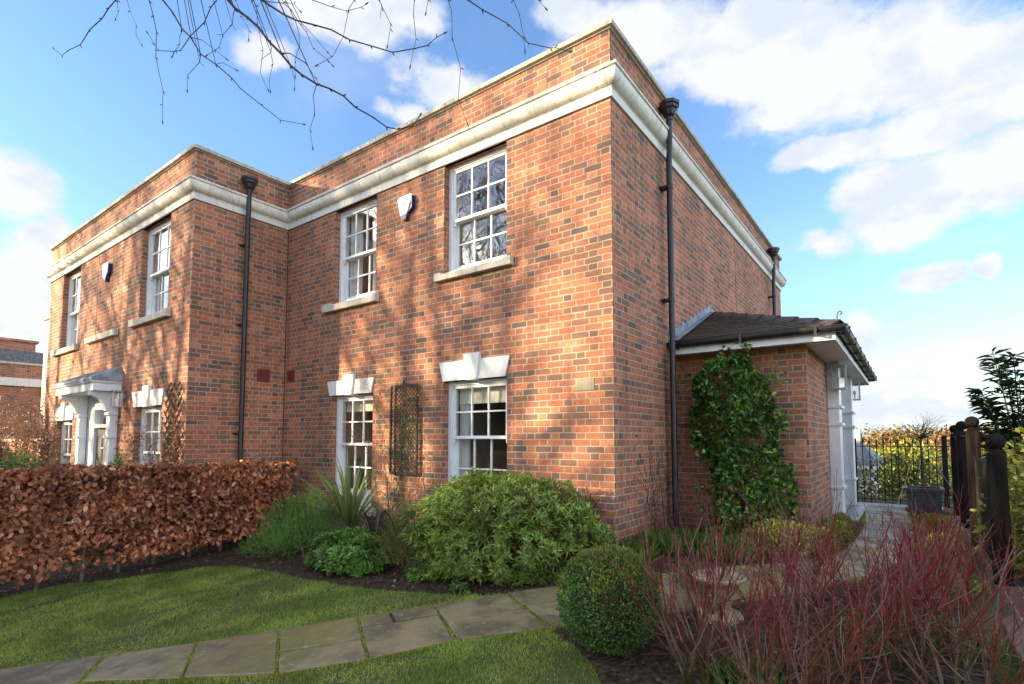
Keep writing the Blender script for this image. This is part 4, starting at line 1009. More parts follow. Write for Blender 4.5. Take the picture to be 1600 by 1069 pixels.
lattice('trellis', 'brown diamond trellis on the sunlit wall corner beside the canopied door house window', -7.08, -6.50, .0, 2.05, -B_ - .04, .17, .013, M['lattice_brown'], frame=False)
def climber(name, label, root, paths, mt, r0, leaf=None, nl=0, lsz=(.03, .05), cat='climbing plant', spread=.03, lw=.6):
    T = thing(name, root, label, cat)
    mb = MB(); allp = []
    for pth_, r_ in paths:
        P_ = [Vector(p) for p in pth_]; fine_ = []
        for i in range(len(P_) - 1):
            for s_ in (0, .33, .66): fine_.append(P_[i].lerp(P_[i + 1], s_) + Vector((random.uniform(-.012, .012), random.uniform(-.006, .006), random.uniform(-.012, .012))))
        fine_.append(P_[-1]); m_ = len(fine_)
        mb.tube(fine_, [r_ * (1 - .75 * i / (m_ - 1)) for i in range(m_)], 5); allp += fine_
    mb.build('stem', mt, T)
    if leaf:
        A = np.array([tuple(p) for p in allp]); Pq = A[rng.integers(0, len(A), nl)] + rng.normal(0, spread, (nl, 3)) * [1, .3, 1]
        Dq = rdir(nl) + [0, -.3, -.2]; Nq = rdir(nl) + [0, -1.2, .5]
        leaves('foliage', Pq, Dq, Nq, rng.uniform(*lsz, nl), rng.uniform(lsz[0] * lw, lsz[1] * lw, nl), leaf, T, fold=.2, shape='oval', droop=.1)
    return T
rr = random.Random(12); pa = []
XMAX = [99]
def wander(x, z, y, ang, l, r_, lev, out_, rnd_, ybound):
    pts = [(x, y, z)]; n_ = max(3, int(l / .09)); 
    for i in range(n_):
        ang += rnd_.uniform(-.28, .28) + (math.pi / 2 - ang) * .02
        x = min(x + math.cos(ang) * l / n_, XMAX[0]); z += math.sin(ang) * l / n_; y = min(ybound, y + rnd_.uniform(-.012, .012)); pts.append((x, y, z))
        if lev > 0 and rnd_.random() < .42: wander(x, z, y, ang + rnd_.choice((-1, 1)) * rnd_.uniform(.4, 1.1), l * rnd_.uniform(.3, .6), r_ * .55, lev - 1, out_, rnd_, ybound)
    out_.append((pts, r_))
for k, a in enumerate((1.95, 1.72, 1.5, 1.3, 1.1, .9, 2.2)): wander(-3.42 + .03 * k, -.22, -.10, a, rr.uniform(.9, 2.0) if k < 4 else .85, .008, 2, pa, rr, -.06)
climber('climbing_rose', 'nearly bare rose stems scrambling up the dark lattice panel', (-3.4, -.1, -.25), pa, M['bark'], .01, M['laurel'], 260, (.02, .042))
pa = []; rr = random.Random(4)
for k in range(10): wander(-3.40 + .05 * k, rr.uniform(.62, .9), -.07, rr.uniform(1.3, 1.9), rr.uniform(.5, 1.1), .005, 1, pa, rr, -.055)
climber('honeysuckle', 'small green leaved twiner woven through the dark lattice panel', (-3.2, -.08, .6), pa, M['bark'], .006, M['evergreen'], 420, (.018, .036), spread=.04)
pa = []; rr = random.Random(8); XMAX[0] = -6.52
for k in range(7): wander(-7.55 + .12 * k, rr.uniform(-.6, -.3), -B_ - .08, rr.uniform(1.2, 2.1), rr.uniform(1.5, 2.1), .006, 2, pa, rr, -B_ - .05)
climber('leafy_climber', 'russet leaved climber over the brown diamond trellis and its neighbouring window', (-7.0, -B_ - .1, -.5), pa, M['bark'], .008, M['brown_leaf'], 1000, (.035, .06), spread=.03); XMAX[0] = 99
pa = []; rr = random.Random(18)
for k in range(9): wander(-13.95 + .11 * k, rr.uniform(-.8, -.5), -B_ - .1, rr.uniform(1.3, 1.9), rr.uniform(1.6, 2.4), .010, 2, pa, rr, -B_ - .05)
climber('leafy_climber', 'brown leafed climber on the far left end of the canopied door house', (-13.6, -B_ - .1, -.7), pa, M['bark'], .008, M['brown_leaf'], 1400, (.04, .075), spread=.07)
pa = []; rr = random.Random(31)
for k in range(5): 
    tmp = []; wander(.9 + .12 * k, -.1, -.05, rr.uniform(1.3, 2.1), rr.uniform(.8, 1.4), .009, 2, tmp, rr, -.03)
    pa += [([(-p[1] + .0, p[0], p[2]) for p in pts], r_) for pts, r_ in tmp]
climber('bare_climber', 'leafless dark twining stems on the shaded side wall beside the near downpipe', (.06, 1.2, -.15), pa, M['twig'], .008, M['evergreen'], 50, (.03, .05))

# evergreen climber against the porch
T = thing('evergreen_shrub', (.82, 1.72, -.1), 'tall glossy evergreen trained flat against the porch brickwork', 'shrub')
zz = rng.uniform(0, 1, 7600); hw = .36 + .12 * np.sin(np.clip(zz, 0, 1) * 3.0) ; hw *= 1 - .55 * np.clip((zz - .86) / .14, 0, 1)
ux = rng.uniform(-1, 1, len(zz)); ux = np.sign(ux) * np.abs(ux) ** .7
P = np.stack([.82 - .14 * (zz - .5) + ux * hw, 1.90 - .46 * (1 - ux ** 2) * rng.uniform(.1, 1, len(zz)) ** .5 - .02, -.05 + 2.20 * zz], 1)
P[:, 0] += .16 * vnoise(P, 5, 2) + .07 * vnoise(P, 12, 6); P[:, 2] += .08 * vnoise(P * [1, 0, 0], 9, 5); P[:, 1] -= .09 * np.abs(vnoise(P, 6, 4)); P[:, 1] = np.minimum(P[:, 1], EY - .06)
k_ = vnoise(P, 7, 77) < .55; P = P[k_]; m_ = len(P)
sh = []
for k in range(26):
    zc = random.uniform(.1, 2.05); sg = random.choice((-1, 1)); x_ = .82 - .14 * (zc / 2.2 - .5) + sg * .36; a_ = random.uniform(.1, 1.3)
    if k % 4 == 0: zc, x_, a_ = 2.05, random.uniform(.6, 1.0), 1.4
    for j in range(11): f_ = j / 10 * random.uniform(.22, .34); sh.append((x_ + sg * math.cos(a_) * f_, 1.78 - random.uniform(0, .12), zc + math.sin(a_) * f_))
P = np.concatenate([P, np.array(sh)]); m_ = len(P)
leaves('foliage', P, unit(np.stack([rng.normal(0, .6, m_), rng.normal(-.7, .4, m_), rng.normal(.15, .6, m_)], 1)), unit(rng.normal(0, .5, (m_, 3)) + [0, -.6, .8]), rng.uniform(.05, .095, m_), rng.uniform(.028, .048, m_), M['evergreen'], T, fold=.2, droop=.12, shape='oval')
for k in range(7):
    x = .62 + .07 * k; pts = [(x + .05 * math.sin(j * 1.7 + k), 1.84 + .02 * math.cos(j), -.15 + j * .24) for j in range(9)]
    MB().tube(pts, [.016 - .0016 * j for j in range(9)], 6).build('stem', M['bark'], T)

# ------------------------------------------------------------------ dogwoods
def grow(mb, p, d, l, r_, lev, rnd_, up=.25, kink=.16, sides=5, nseg=6, kids=(3, 5), kid_l=(.35, .65), spread=(.35, .8), counter=None, minr=.0009, zcap=None):
    pts = [Vector(p)]; rad = [r_]; d = Vector(d).normalized(); step = l / nseg; spawn = []
    for i in range(nseg):
        d = (d + Vector((rnd_.gauss(0, kink), rnd_.gauss(0, kink), rnd_.gauss(0, kink))) + Vector((0, 0, up * .35))).normalized()
        if zcap and pts[-1].z > zcap: break
        pts.append(pts[-1] + d * step); rad.append(max(minr, r_ * (1 - .62 * (i + 1) / nseg)))
        spawn.append((pts[-1].copy(), d.copy(), rad[-1]))
    mb.tube(pts, rad, sides, cap=False)
    if lev > 0:
        for _ in range(rnd_.randint(*kids)):
            q, dq, rq = spawn[rnd_.randrange(max(0, len(spawn) // 4), len(spawn))]
            an = rnd_.uniform(0, 6.28); t1 = dq.cross(Vector((0, 0, 1)) if abs(dq.z) < .95 else Vector((1, 0, 0))).normalized(); t2 = dq.cross(t1)
            s_ = rnd_.uniform(*spread); nd = dq * math.cos(s_) + (t1 * math.cos(an) + t2 * math.sin(an)) * math.sin(s_)
            grow(mb, q, nd, l * rnd_.uniform(*kid_l), rq * .72, lev - 1, rnd_, up, kink, max(3, sides - 1), max(3, nseg - 1), kids, kid_l, spread, minr=minr, zcap=zcap)
dog = [(1.50, -2.02, 1.16, 'crimson stemmed shrub nearest the clipped box ball, in front of the bird bath'), (1.98, -1.72, 1.12, 'crimson stemmed shrub in the foreground, right of the bird bath'),
       (2.42, -1.32, 1.08, 'crimson stemmed shrub in the middle of the right-hand bed'), (1.80, -.75, .95, 'tall crimson stemmed shrub behind the bird bath, in front of the porch'),
       (2.35, -.45, .85, 'crimson stemmed shrub in front of the porch doorway'), (2.72, -.2, .78, 'crimson stemmed shrub beside the nearest wooden fence post'),
       (2.72, -1.6, .95, 'crimson stemmed shrub at the foot of the low brick wall in the right corner'), (2.05, -2.35, .95, 'crimson stemmed shrub at the bottom edge of the right-hand bed'), (2.62, .9, .72, 'crimson stemmed shrub farthest back, before the gold hedge by the fence'),
       (1.22, -1.15, .95, 'sparse crimson stemmed shrub at the far side of the bird bath')]
for k, (x, y, hgt, lab) in enumerate(dog):
    rd_ = random.Random(100 + k); g0 = G(x, y); T = thing('dogwood', (x, y, g0), lab, 'shrub', 'red stemmed dogwoods in the right-hand bed')
    old = MB(); new = MB(); ns = 13 if k != 9 else 8
    for j in range(ns):
        a = rd_.uniform(0, 6.28); le = rd_.uniform(.15, .75) if k != 7 else rd_.uniform(.3, .9)
        d = Vector((math.cos(a) * math.sin(le), math.sin(a) * math.sin(le), math.cos(le)))
        p = Vector((x + math.cos(a) * .07, y + math.sin(a) * .07, g0 - .03)); l = rd_.uniform(.26, .46) * hgt
        pts = [p]; rads = [.0115]
        for i in range(5):
            d = (d + Vector((rd_.gauss(0, .18), rd_.gauss(0, .18), rd_.gauss(.04, .1)))).normalized(); pts.append(pts[-1] + d * l / 5); rads.append(.0110 - .0011 * i)
        old.tube(pts, rads, 6)
        for q in range(4):
            b = pts[rd_.randint(2, 5)]; dd = (d + Vector((rd_.gauss(0, .6), rd_.gauss(0, .6), .45))).normalized()
            grow(new, b, dd, rd_.uniform(.28, .62) * hgt, .0046, 1, rd_, up=.32, kink=.10, sides=4, nseg=6, kids=(2, 4), kid_l=(.25, .55), spread=(.3, .75), minr=.0013)
        if True: grow(new, pts[3], Vector((rd_.gauss(0, 1), rd_.gauss(0, 1), .35)).normalized(), 0.42, .0036, 1, rd_, up=.05, kink=.2, sides=4, nseg=5, kids=(2, 3), minr=.0011)
    old.build('old_stem', M['dogwood'], T); new.build('twig', M['dogwood'], T)

# stone bird bath
T = thing('bird_bath', (1.36, -1.12, -.17), 'pale sandy stone bird bath half hidden by crimson stems', 'bird bath')
bx_, by_ = 1.36, -1.10; gb = G(bx_, by_)
MB().lathe((bx_, by_, gb), [(.165, -.03), (.17, .03), (.16, .045), (.10, .05), (.085, .08)], 8).build('base', M['sand_stone'], T)
MB().lathe((bx_, by_, gb), [(.075, .08), (.06, .12), (.045, .15), (.05, .19), (.065, .23), (.08, .24)], 14).build('pedestal', M['sand_stone'], T, smooth=True)
MB().lathe((bx_, by_, gb), [(.08, .24), (.13, .25), (.175, .275), (.19, .30), (.18, .31), (.165, .295), (.12, .27), (.02, .265)], 20).build('bowl', M['sand_stone'], T, smooth=True)

# gold euonymus, grassy clumps
def eu(label, c, r, n, seed, mt='gold', L=(.022, .04)): return shrub('euonymus_shrub', label, c, r, n, L, (.013, .022), M[mt], seed=seed, power=.25, amp=.14, low=-.3, shape='oval', up=.4)
eu('low gold and green variegated hedge between the evergreen and the path', (1.35, 1.25, .04), (.42, .42, .22), 2600, 51)
eu('low gold shrub along the far path edge in front of the porch', (2.78, 2.2, -.05), (.20, .75, .16), 2400, 52)
eu('rounded bright gold and green shrub before the square planter', (2.76, 3.7, -.05), (.26, .42, .22), 3000, 53)
eu('low gold shrub at the foot of the porch corner beside the white door pillar', (1.74, 2.75, -.02), (.18, .80, .20), 3400, 55)
eu('bright gold green variegated shrub between the bird bath and the porch corner', (1.55, 1.55, .0), (.32, .40, .20), 2600, 56)
eu('yellow green shrub at the foot of the fence behind the crimson stems', (2.74, .6, -.08), (.24, .6, .14), 2200, 54)
def tuft(label, x, y, r_, n, h=(.12, .26), seed=0, mt='laurel', name='grassy_clump'):
    T = thing(name, (x, y, G(x, y)), label, 'plant')
    a = rng.uniform(0, 6.28, n); q = r_ * np.sqrt(rng.uniform(0, 1, n)); xx, yy = x + q * np.cos(a), y + q * np.sin(a)
    P = np.stack([xx, yy, np.array([G(u_, v_) for u_, v_ in zip(xx, yy)])], 1)
    D = unit(np.stack([rng.normal(0, .5, n), rng.normal(0, .5, n), np.full(n, 1.0)], 1))
    leaves('foliage', P, D, rdir(n), rng.uniform(*h, n), rng.uniform(.006, .011, n), M[mt], T, fold=.1, droop=.25)
tuft('grassy green clump at the foot of the near house corner', .22, -.18, .24, 420); tuft('grassy green clump below the near downpipe', .40, .62, .40, 900)
tuft('green tuft by the path in front of the porch evergreen', .95, .55, .36, 700); tuft('thin grassy clump left of the bird bath', 1.0, -.55, .16, 160, (.08, .2))
for (x, y, r_, lab) in ((2.3, -1.0, .3, 'thin green shoots under the crimson stems, right of the bird bath'), (1.75, -1.95, .18, 'thin green shoots between the two foreground crimson shrubs'), (2.7, -.9, .22, 'thin green shoots beside the low brick wall')): tuft(lab, x, y, r_, 260, (.06, .2))

# ------------------------------------------------------------------ right-hand boundary
low = MB(); low.box(3.0, 3.24, -6.2, 7.0, -1.0, -.13); 
LW = thing('low_brick_wall', (3.12, 0, -.5), 'low brick retaining wall that carries the wooden fence posts', 'wall')
low.build('wall', M['brick'], LW)
cpm = MB(); rw = random.Random(6)
y = -6.2
while y < 7.0:
    y2 = min(7.0, y + .217); cpm.box(2.985, 3.255, y + .004, y2 - .004, -.129, -.07 + rw.uniform(-.003, .003), .006); y = y2
cpm.build('coping', M['brick'], LW)
def fence_post(mb, x, y, zt, w_=.062, z0=-.09):
    mb.box(x - w_, x + w_, y - w_, y + w_, z0, zt, .008)
    mb.box(x - w_ * .75, x + w_ * .75, y - w_ * .75, y + w_ * .75, zt, zt + .025)
    mb.lathe((x, y, zt + .095), [(.02, -.075), (.025, -.06), (.045, -.05), (.062, -.03), (.070, 0), (.062, .032), (.042, .056), (.01, .070)], 12)
FN = thing('side_fence', (3.12, 3.5, -.09), 'weathered wooden posts with ball tops and iron railings running back on the low wall', 'fence')
posts = [(.95, 1.04), (3.0, 1.26), (4.6, 1.25), (6.1, 1.23)]
for y, zt in posts:
    pm_ = MB(); fence_post(pm_, 3.12, y, zt); pm_.build('fence_post', M['wood'], FN)
fence_post_pairs = list(zip(posts[:-1], posts[1:]))
for (ya, za), (yb, zb) in fence_post_pairs:
    zt = min(za, zb) - .10 if ya < 1 else za - .06
    rl = MB(); rl.box(3.10, 3.14, ya + .06, yb - .06, zt - .012, zt + .012); rl.build('rail', M['iron'], FN)
    MB().box(3.10, 3.14, ya + .06, yb - .06, .06, .08).build('rail', M['iron'], FN)
    k = 0; y = ya + .15
    while y < yb - .1:
        MB().tube([(3.12, y, .0), (3.12, y, zt + .0)], .010, 6).build('railing_bar', M['iron'], FN); y += .115
# rear railings
RF_ = thing('iron_railings', (2.3, 7.15, -.1), 'black iron railings with spear tops closing the end of the patio', 'fence')
yR = 7.15
rl = MB().box(1.60, 3.10, yR - .018, yR + .018, 1.02, 1.035); rl.build('rail', M['iron'], RF_)
MB().box(1.60, 3.10, yR - .018, yR + .018, .02, .035).build('rail', M['iron'], RF_)
MB().box(1.60, 3.10, yR - .018, yR + .018, -.06, -.045).build('rail', M['iron'], RF_)
MB().box(1.60, 1.68, yR - .04, yR + .04, -.2, 1.18, .006).build('fence_post', M['iron'], RF_)
MB().box(2.98, 3.06, yR - .04, yR + .04, -.2, 1.22, .006).build('fence_post', M['iron'], RF_)
for k in range(11):
    x = 1.78 + k * .112; b = MB().tube([(x, yR, -.05), (x, yR, 1.08)], .0085, 6); b.lathe((x, yR, 1.08), [(.009, 0), (.017, .02), (.013, .05), (.002, .10)], 6); b.build('railing_bar', M['iron'], RF_)
RW = thing('low_brick_wall', (2.3, 7.15, -.3), 'low brick kerb wall under the rear iron railings', 'wall'); MB().box(1.56, 3.0, yR - .11, yR + .11, -.5, -.10, .005).build('wall', M['brick'], RW)
# planter with a bare standard tree
PL = thing('square_planter', (2.68, 6.1, -.12), 'dark grey square planter at the end of the path', 'planter')
a = .235; pm_ = MB(); px0, py0, zb_ = 2.68, 6.1, -.12
pm_.add([(px0 - a * .9, py0 - a * .9, zb_), (px0 + a * .9, py0 - a * .9, zb_), (px0 + a * .9, py0 + a * .9, zb_), (px0 - a * .9, py0 + a * .9, zb_), (px0 - a, py0 - a, zb_ + .44), (px0 + a, py0 - a, zb_ + .44), (px0 + a, py0 + a, zb_ + .44), (px0 - a, py0 + a, zb_ + .44)],
         [(0, 3, 2, 1), (0, 1, 5, 4), (1, 2, 6, 5), (2, 3, 7, 6), (3, 0, 4, 7)])
pm_.build('pot', M['planter'], PL)
rm_ = MB(); 
for (u0, u1, v0, v1) in ((-.27, .27, -.27, -.22), (-.27, .27, .22, .27), (-.27, -.22, -.22, .22), (.22, .27, -.22, .22)): rm_.box(px0 + u0, px0 + u1, py0 + v0, py0 + v1, zb_ + .42, zb_ + .475, .004)
rm_.build('rim', M['planter'], PL)
MB().box(px0 - .225, px0 + .225, py0 - .225, py0 + .225, zb_ + .36, zb_ + .40).build('compost', M['soil'], PL)
ST = thing('standard_tree', (2.68, 6.1, zb_ + .4), 'small lollipop tree with a bare twiggy head growing in the square planter', 'tree')
MB().tube([(2.68, 6.1, .27), (2.69, 6.1, .7), (2.67, 6.1, 1.05), (2.68, 6.1, 1.20)], [.02, .017, .015, .02], 8).build('trunk', M['bark'], ST)
cr = MB(); rd_ = random.Random(2)
for k in range(22):
    a = rd_.uniform(0, 6.28); e = rd_.uniform(.1, 1.35); grow(cr, (2.68, 6.1, 1.17), (math.cos(a) * math.sin(e), math.sin(a) * math.sin(e), math.cos(e)), rd_.uniform(.25, .40), .006, 1, rd_, .05, .2, 4, 4, (3, 5), (.3, .6), minr=.0018)
cr.build('crown', M['twig'], ST)

# big shrubs on the right beyond the fence
def bigshrub(name, label, c, r, n, mt, L, Wd, seed, cat='shrub', low=-.9, power=.4, amp=.16, droop=.12, thin=0): return shrub(name, label, c, r, n, L, Wd, M[mt], seed=seed, power=power, amp=amp, low=low, up=.15, cat=cat, droop=droop, spread=.6, thin=thin, nst=4)
bigshrub('laurel_shrub', 'yellow green leafy shrub pressing through the fence at the right edge', (3.80, 2.3, .34), (.68, 1.3, 1.0), 6200, 'gold', (.06, .10), (.032, .052), 61)
bigshrub('laurel_shrub', 'mid green leafy shrub low down at the right edge beside the nearest fence post', (3.80, .55, .0), (.55, .80, .80), 3600, 'laurel', (.06, .10), (.032, .05), 62)
# cherry laurel with long dark leaves
T = thing('laurel_tree', (3.75, 4.7, -.4), 'tall dark glossy shrub with long drooping leaves standing above the right-hand fence', 'tree')
tips = []; rd_ = random.Random(44); 
for k in range(15):
    a = rd_.uniform(2.2, 5.6) if k < 9 else rd_.uniform(0, 6.28); h = rd_.uniform(1.25, 2.35); sp_ = rd_.uniform(.12, .52)
    pts = [Vector((3.75, 4.7, -.4)), Vector((3.75 + math.cos(a) * sp_ * .25, 4.7 + math.sin(a) * sp_ * .25, h * .45)), Vector((3.75 + math.cos(a) * sp_ * .7, 4.7 + math.sin(a) * sp_ * .7, h * .8)), Vector((3.75 + math.cos(a) * sp_, 4.7 + math.sin(a) * sp_, h))]
    MB().tube(pts, [.018, .012, .008, .004], 6).build('branch', M['bark'], T); tips.append(pts)
Ps, Ds, Ns = [], [], []
for pts in tips:
    for j in range(64):
        f = rd_.uniform(.35, 1.0) ** .6; sgm = min(2, int(f * 3)); p = pts[sgm].lerp(pts[sgm + 1], f * 3 - sgm); a = rd_.uniform(0, 6.28)
        Ps.append(p + Vector((math.cos(a), math.sin(a), 0)) * .01); Ds.append((math.cos(a), math.sin(a), rd_.uniform(-.25, .75))); Ns.append((rd_.gauss(0, .3), rd_.gauss(0, .3), 1))
m_ = len(Ps); leaves('foliage', np.array(Ps), np.array(Ds), np.array(Ns), rng.uniform(.13, .21, m_), rng.uniform(.034, .050, m_), M['dark_leaf'], T, fold=.18, droop=.22, shape='oval')

# ------------------------------------------------------------------ garden below the patio and the far right
for k, (x, y, z, rx, ry, rz, n_, mt, lab) in enumerate((
    (2.5, 10.2, -.35, 1.1, .8, 1.15, 4200, 'far_green', 'loose green bush behind the rear railings, left of the bare standard tree'),
    (4.3, 10.8, -.6, 1.0, .8, 1.1, 3200, 'far_green', 'pale green bush behind the rear railings, right of the planter'),
    (3.3, 9.2, -.9, .8, .5, .8, 1800, 'heath', 'low olive bush just beyond the rear railings'),
    (1.9, 13.5, -.7, 1.2, 1.0, 1.5, 3000, 'heath', 'olive bush in front of the white bungalow'),
    (5.5, 17.0, -.6, 2.2, 1.4, 1.7, 4200, 'far_green', 'yellow green tree beyond the garden bushes'),
    (8.6, 20.0, -.4, 2.4, 1.5, 2.2, 4200, 'far_green', 'sunlit green tree beyond the right-hand fence'),
    (2.3, 34.0, -.8, 2.2, 2.0, 1.9, 3600, 'gold', 'yellow crowned tree behind the white bungalow'),
    (9.0, 42.0, -1, 5.5, 3.0, 2.7, 5200, 'far_brown', 'bronze autumn tree in the middle distance'))):
    bigshrub('garden_bush' if k < 4 else 'garden_tree', lab, (x, y, z), (rx, ry, rz), n_, mt, (.06 + .02 * (k > 3) + .05 * (k > 5), .11 + .04 * (k > 3) + .1 * (k > 5)), (.03 + .01 * (k > 3) + .05 * (k > 5), .06 + .03 * (k > 3) + .06 * (k > 5)), 70 + k, 'bush' if k < 4 else 'tree', amp=.22, thin=.55)
def woods(y0, n_trees, x0, x1, h, mt, seed):
    r_ = np.random.default_rng(seed); Pw = []
    for k in range(n_trees):
        c = np.array([r_.uniform(x0, x1), y0 + r_.uniform(-8, 8), r_.uniform(-1.5, .5)]); s_ = r_.uniform(.7, 1.3)
        P, nn, _ = blob(260, c + [0, 0, h * .3], (h * .8 * s_, h * .6 * s_, h * .75 * s_), .4, .2, 4, int(k)); Pw.append(P)
    P = np.concatenate(Pw); m_ = len(P)
    return tag(leaves('woodland', P, rdir(m_), rdir(m_) + [0, 0, .6], r_.uniform(.5, 1.0, m_), r_.uniform(.3, .6, m_), M[mt], None, shape='leaf'), 'far wooded slope in autumn colours on the horizon at the right', 'woodland', kind='stuff')
woods(115, 70, -70, 130, 3.0, 'far_brown', 3); woods(150, 60, -90, 160, 4.4, 'far_green', 4)
# white bungalow
BG = thing('bungalow', (.2, 19.0, -2.2), 'white rendered bungalow with a grey slate roof beyond the railings', 'bungalow')
M['render_white'] = noisy('render_white', (.72, .70, .66), (.60, .58, .54), 3, .85, .2, .1)
MB().box(-4.5, 1.35, 18.0, 23.0, -3, .25).build('wall', M['render_white'], BG)
rfm = MB(); rfm.prism([(17.7, .22), (20.5, 1.12), (23.3, .22), (23.3, .14), (20.5, 1.02), (17.7, .14)], 0, -4.9, .9)
rfm.add([(.9, 17.7, .22), (1.65, 17.7, .22), (1.65, 23.3, .22), (.9, 23.3, .22), (.9, 20.5, 1.12)], [(0, 1, 4), (1, 2, 4), (2, 3, 4)])
RB = rfm.build('roof', M['slate'], BG); MB().box(.3, .9, 20.2, 20.9, .8, 1.55).build('chimney', M['render_white'], RB)
MB().box(-4.9, 1.68, 17.62, 17.72, .10, .2).build('gutter', M['white'], BG)
for xw in (-2.6, -.3): 
    wf = MB().box(xw - .5, xw + .5, 17.97, 18.01, -1.4, -.3).build('window', M['white'], BG)
    MB().box(xw - .44, xw + .44, 17.955, 17.968, -1.34, -.36).build('pane', M['glass'], wf)

# ------------------------------------------------------------------ left background
NB = thing('neighbour_house', (-33, 4, -1), 'distant brick house with white string band and slate roof at the far left edge', 'house')
xN = -30.5
nb = MB(); nb.box(-42, xN, -12, 14, -1.5, 4.62); nb.build('wall', M['brick_far'], NB)
MB().box(-42.2, xN + .12, -12.2, 14.2, 3.62, 3.98).build('cornice', M['frieze'], NB)
MB().box(-42.1, xN + .08, -12.1, 14.1, 4.621, 4.72).build('coping', M['coping'], NB)
rn = MB(); rn.prism([(-11, 4.725), (1.5, 5.35), (14, 4.725)], 0, -41.5, xN - .6); RN = rn.build('roof', M['slate'], NB)
cnm = MB(); cnm.box(-33.2, -32.2, .2, 1.9, 4.8, 5.9, .01); cnm.box(-33.3, -32.1, .1, 2.0, 5.90, 6.02); cnm.build('chimney', M['brick_far'], RN)
RH = thing('rendered_house', (-24, 3, -1), 'tall cream rendered building glimpsed sunlit behind the far end of the canopied door house', 'building')
MB().box(-23.55, -19.5, .38, 9, -1.5, 5.62).build('wall', M['cream_render'], RH)
MB().box(-23.62, -19.4, .3, 9.1, 5.621, 5.74).build('coping', M['coping'], RH)
MB().box(-24.15, -23.56, .5, 1.6, 1.0, 4.98).build('chimney_stack', M['cream_render'], RH); MB().box(-24.22, -23.56, .43, 1.67, 4.981, 5.06).build('coping', M['coping'], RH)  # rendered chimney stack beside the building, with its coping
GWL = thing('garden_wall', (-19, -1.2, -.8), 'low brick garden wall with a pale coping behind the hedge at the far left', 'wall')
MB().box(-24.5, -14.6, -1.0, -.76, -1.5, 1.10).build('wall', M['brick'], GWL); MB().box(-24.6, -14.5, -1.06, -.70, 1.101, 1.18).build('coping', M['coping'], GWL)
pa = []; rr = random.Random(28)
for k in range(16): wander(-23.5 + .55 * k, rr.uniform(-.8, .3), -1.15, rr.uniform(1.0, 2.1), rr.uniform(1.3, 2.4), .012, 2, pa, rr, -1.1)
climber('bare_climber', 'tangle of bare brown stems smothering the low garden wall at the far left', (-19, -1.2, -.8), pa, M['twig'], .008, M['brown_leaf'], 2600, (.05, .09), spread=.12)
bigshrub('garden_bush', 'small bright green bush behind the hedge at the far left edge', (-10.9, -2.6, .38), (.40, .35, .60), 1500, 'laurel', (.05, .08), (.025, .04), 91, 'bush')
bigshrub('garden_bush', 'little bright green shrub behind the hedge between the canopied front door and the trellis', (-7.78, -1.98, .42), (.16, .15, .52), 620, 'laurel', (.04, .07), (.02, .034), 92, 'bush')

# ------------------------------------------------------------------ grass, mulch, fallen leaves
def scatter(poly, n, dens=None):
    pa_ = np.array(poly); lo, hi = pa_.min(0), pa_.max(0); P = rng.uniform(lo, hi, (n, 2)); P = P[inside(P, pa_)]
    return P
def gz_(P): return np.array([G(a, b) for a, b in P])
lawn_up = [(-6.1, -7.2), (-4.9, -6.6), (-4.3, -5.55)] + UP[1:8] + bed_front[::-1][:-1] + [(-6.1, -4.6)]
lawn_lo = [(-3.8, -5.95)] + LO[1:8] + [(.42, -1.9), (.70, -2.03), (.92, -2.2), (1.09, -2.40), (1.15, -3.2), (1.4, -4.2), (1.0, -5.6), (-2, -6.6)]
def turf(poly, n, h, name='grass'):
    P2 = scatter(poly, n); m_ = len(P2); P3 = np.column_stack([P2, gz_(P2) - .003])
    q = vnoise(np.column_stack([P2 * 2.2, np.zeros(m_)]), 2.0, 4); hh_ = rng.uniform(*h, m_) * (1 + .35 * q)
    q2 = vnoise(np.column_stack([P2 * 5, np.zeros(m_)]), 2.0, 24); k_ = rng.uniform(0, 1, m_) < .66 + .45 * q + .35 * q2; P3, hh_ = P3[k_], hh_[k_]; m_ = len(P3)
    D = unit(np.stack([rng.normal(0, .55, m_), rng.normal(0, .55, m_), np.full(m_, 1.0)], 1))
    tag(leaves(name, P3, D, rdir(m_), hh_, rng.uniform(.0028, .0048, m_), M['grass'], None, shape='blade', droop=.25), 'short damp lawn grass', 'grass', kind='stuff')
turf(lawn_up, 330000, (.022, .045)); turf(lawn_lo, 300000, (.020, .040))
turf([(-14, -6.5), (-7, -6.9), (-7.0, -1.2), (-7.2, -2.4), (-14, -2.4)], 50000, (.04, .08))
P2 = scatter(lawn_up, 30000); q = vnoise(np.column_stack([P2 * 3, np.zeros(len(P2))]), 2.4, 14); P2 = P2[q > .35]; m_ = len(P2)
for poly, n_ in ((lawn_up, 60000), (lawn_lo, 60000)):
    Pm = scatter(poly, n_); q = vnoise(np.column_stack([Pm * 2.6, np.zeros(len(Pm))]), 2.2, 91); dE = np.min(np.stack([np.hypot(Pm[:, 0] - e[0], Pm[:, 1] - e[1]) for E_ in (UP, LO) for i_ in range(len(E_) - 1) for e in (E_[i_], lerp(E_[i_], E_[i_ + 1], .33), lerp(E_[i_], E_[i_ + 1], .66))]), 0); Pm = Pm[(q > .40) | ((dE < .26) & (rng.uniform(0, 1, len(Pm)) < .7))]; mm_ = len(Pm)
    tag(leaves('moss', np.column_stack([Pm, gz_(Pm)]), unit(np.stack([rng.normal(0, .8, mm_), rng.normal(0, .8, mm_), np.full(mm_, .8)], 1)), rdir(mm_), rng.uniform(.018, .036, mm_), .0045, M['grass_moss'], None, shape='blade'), 'yellow green mossy patches in the lawn', 'moss', kind='stuff')
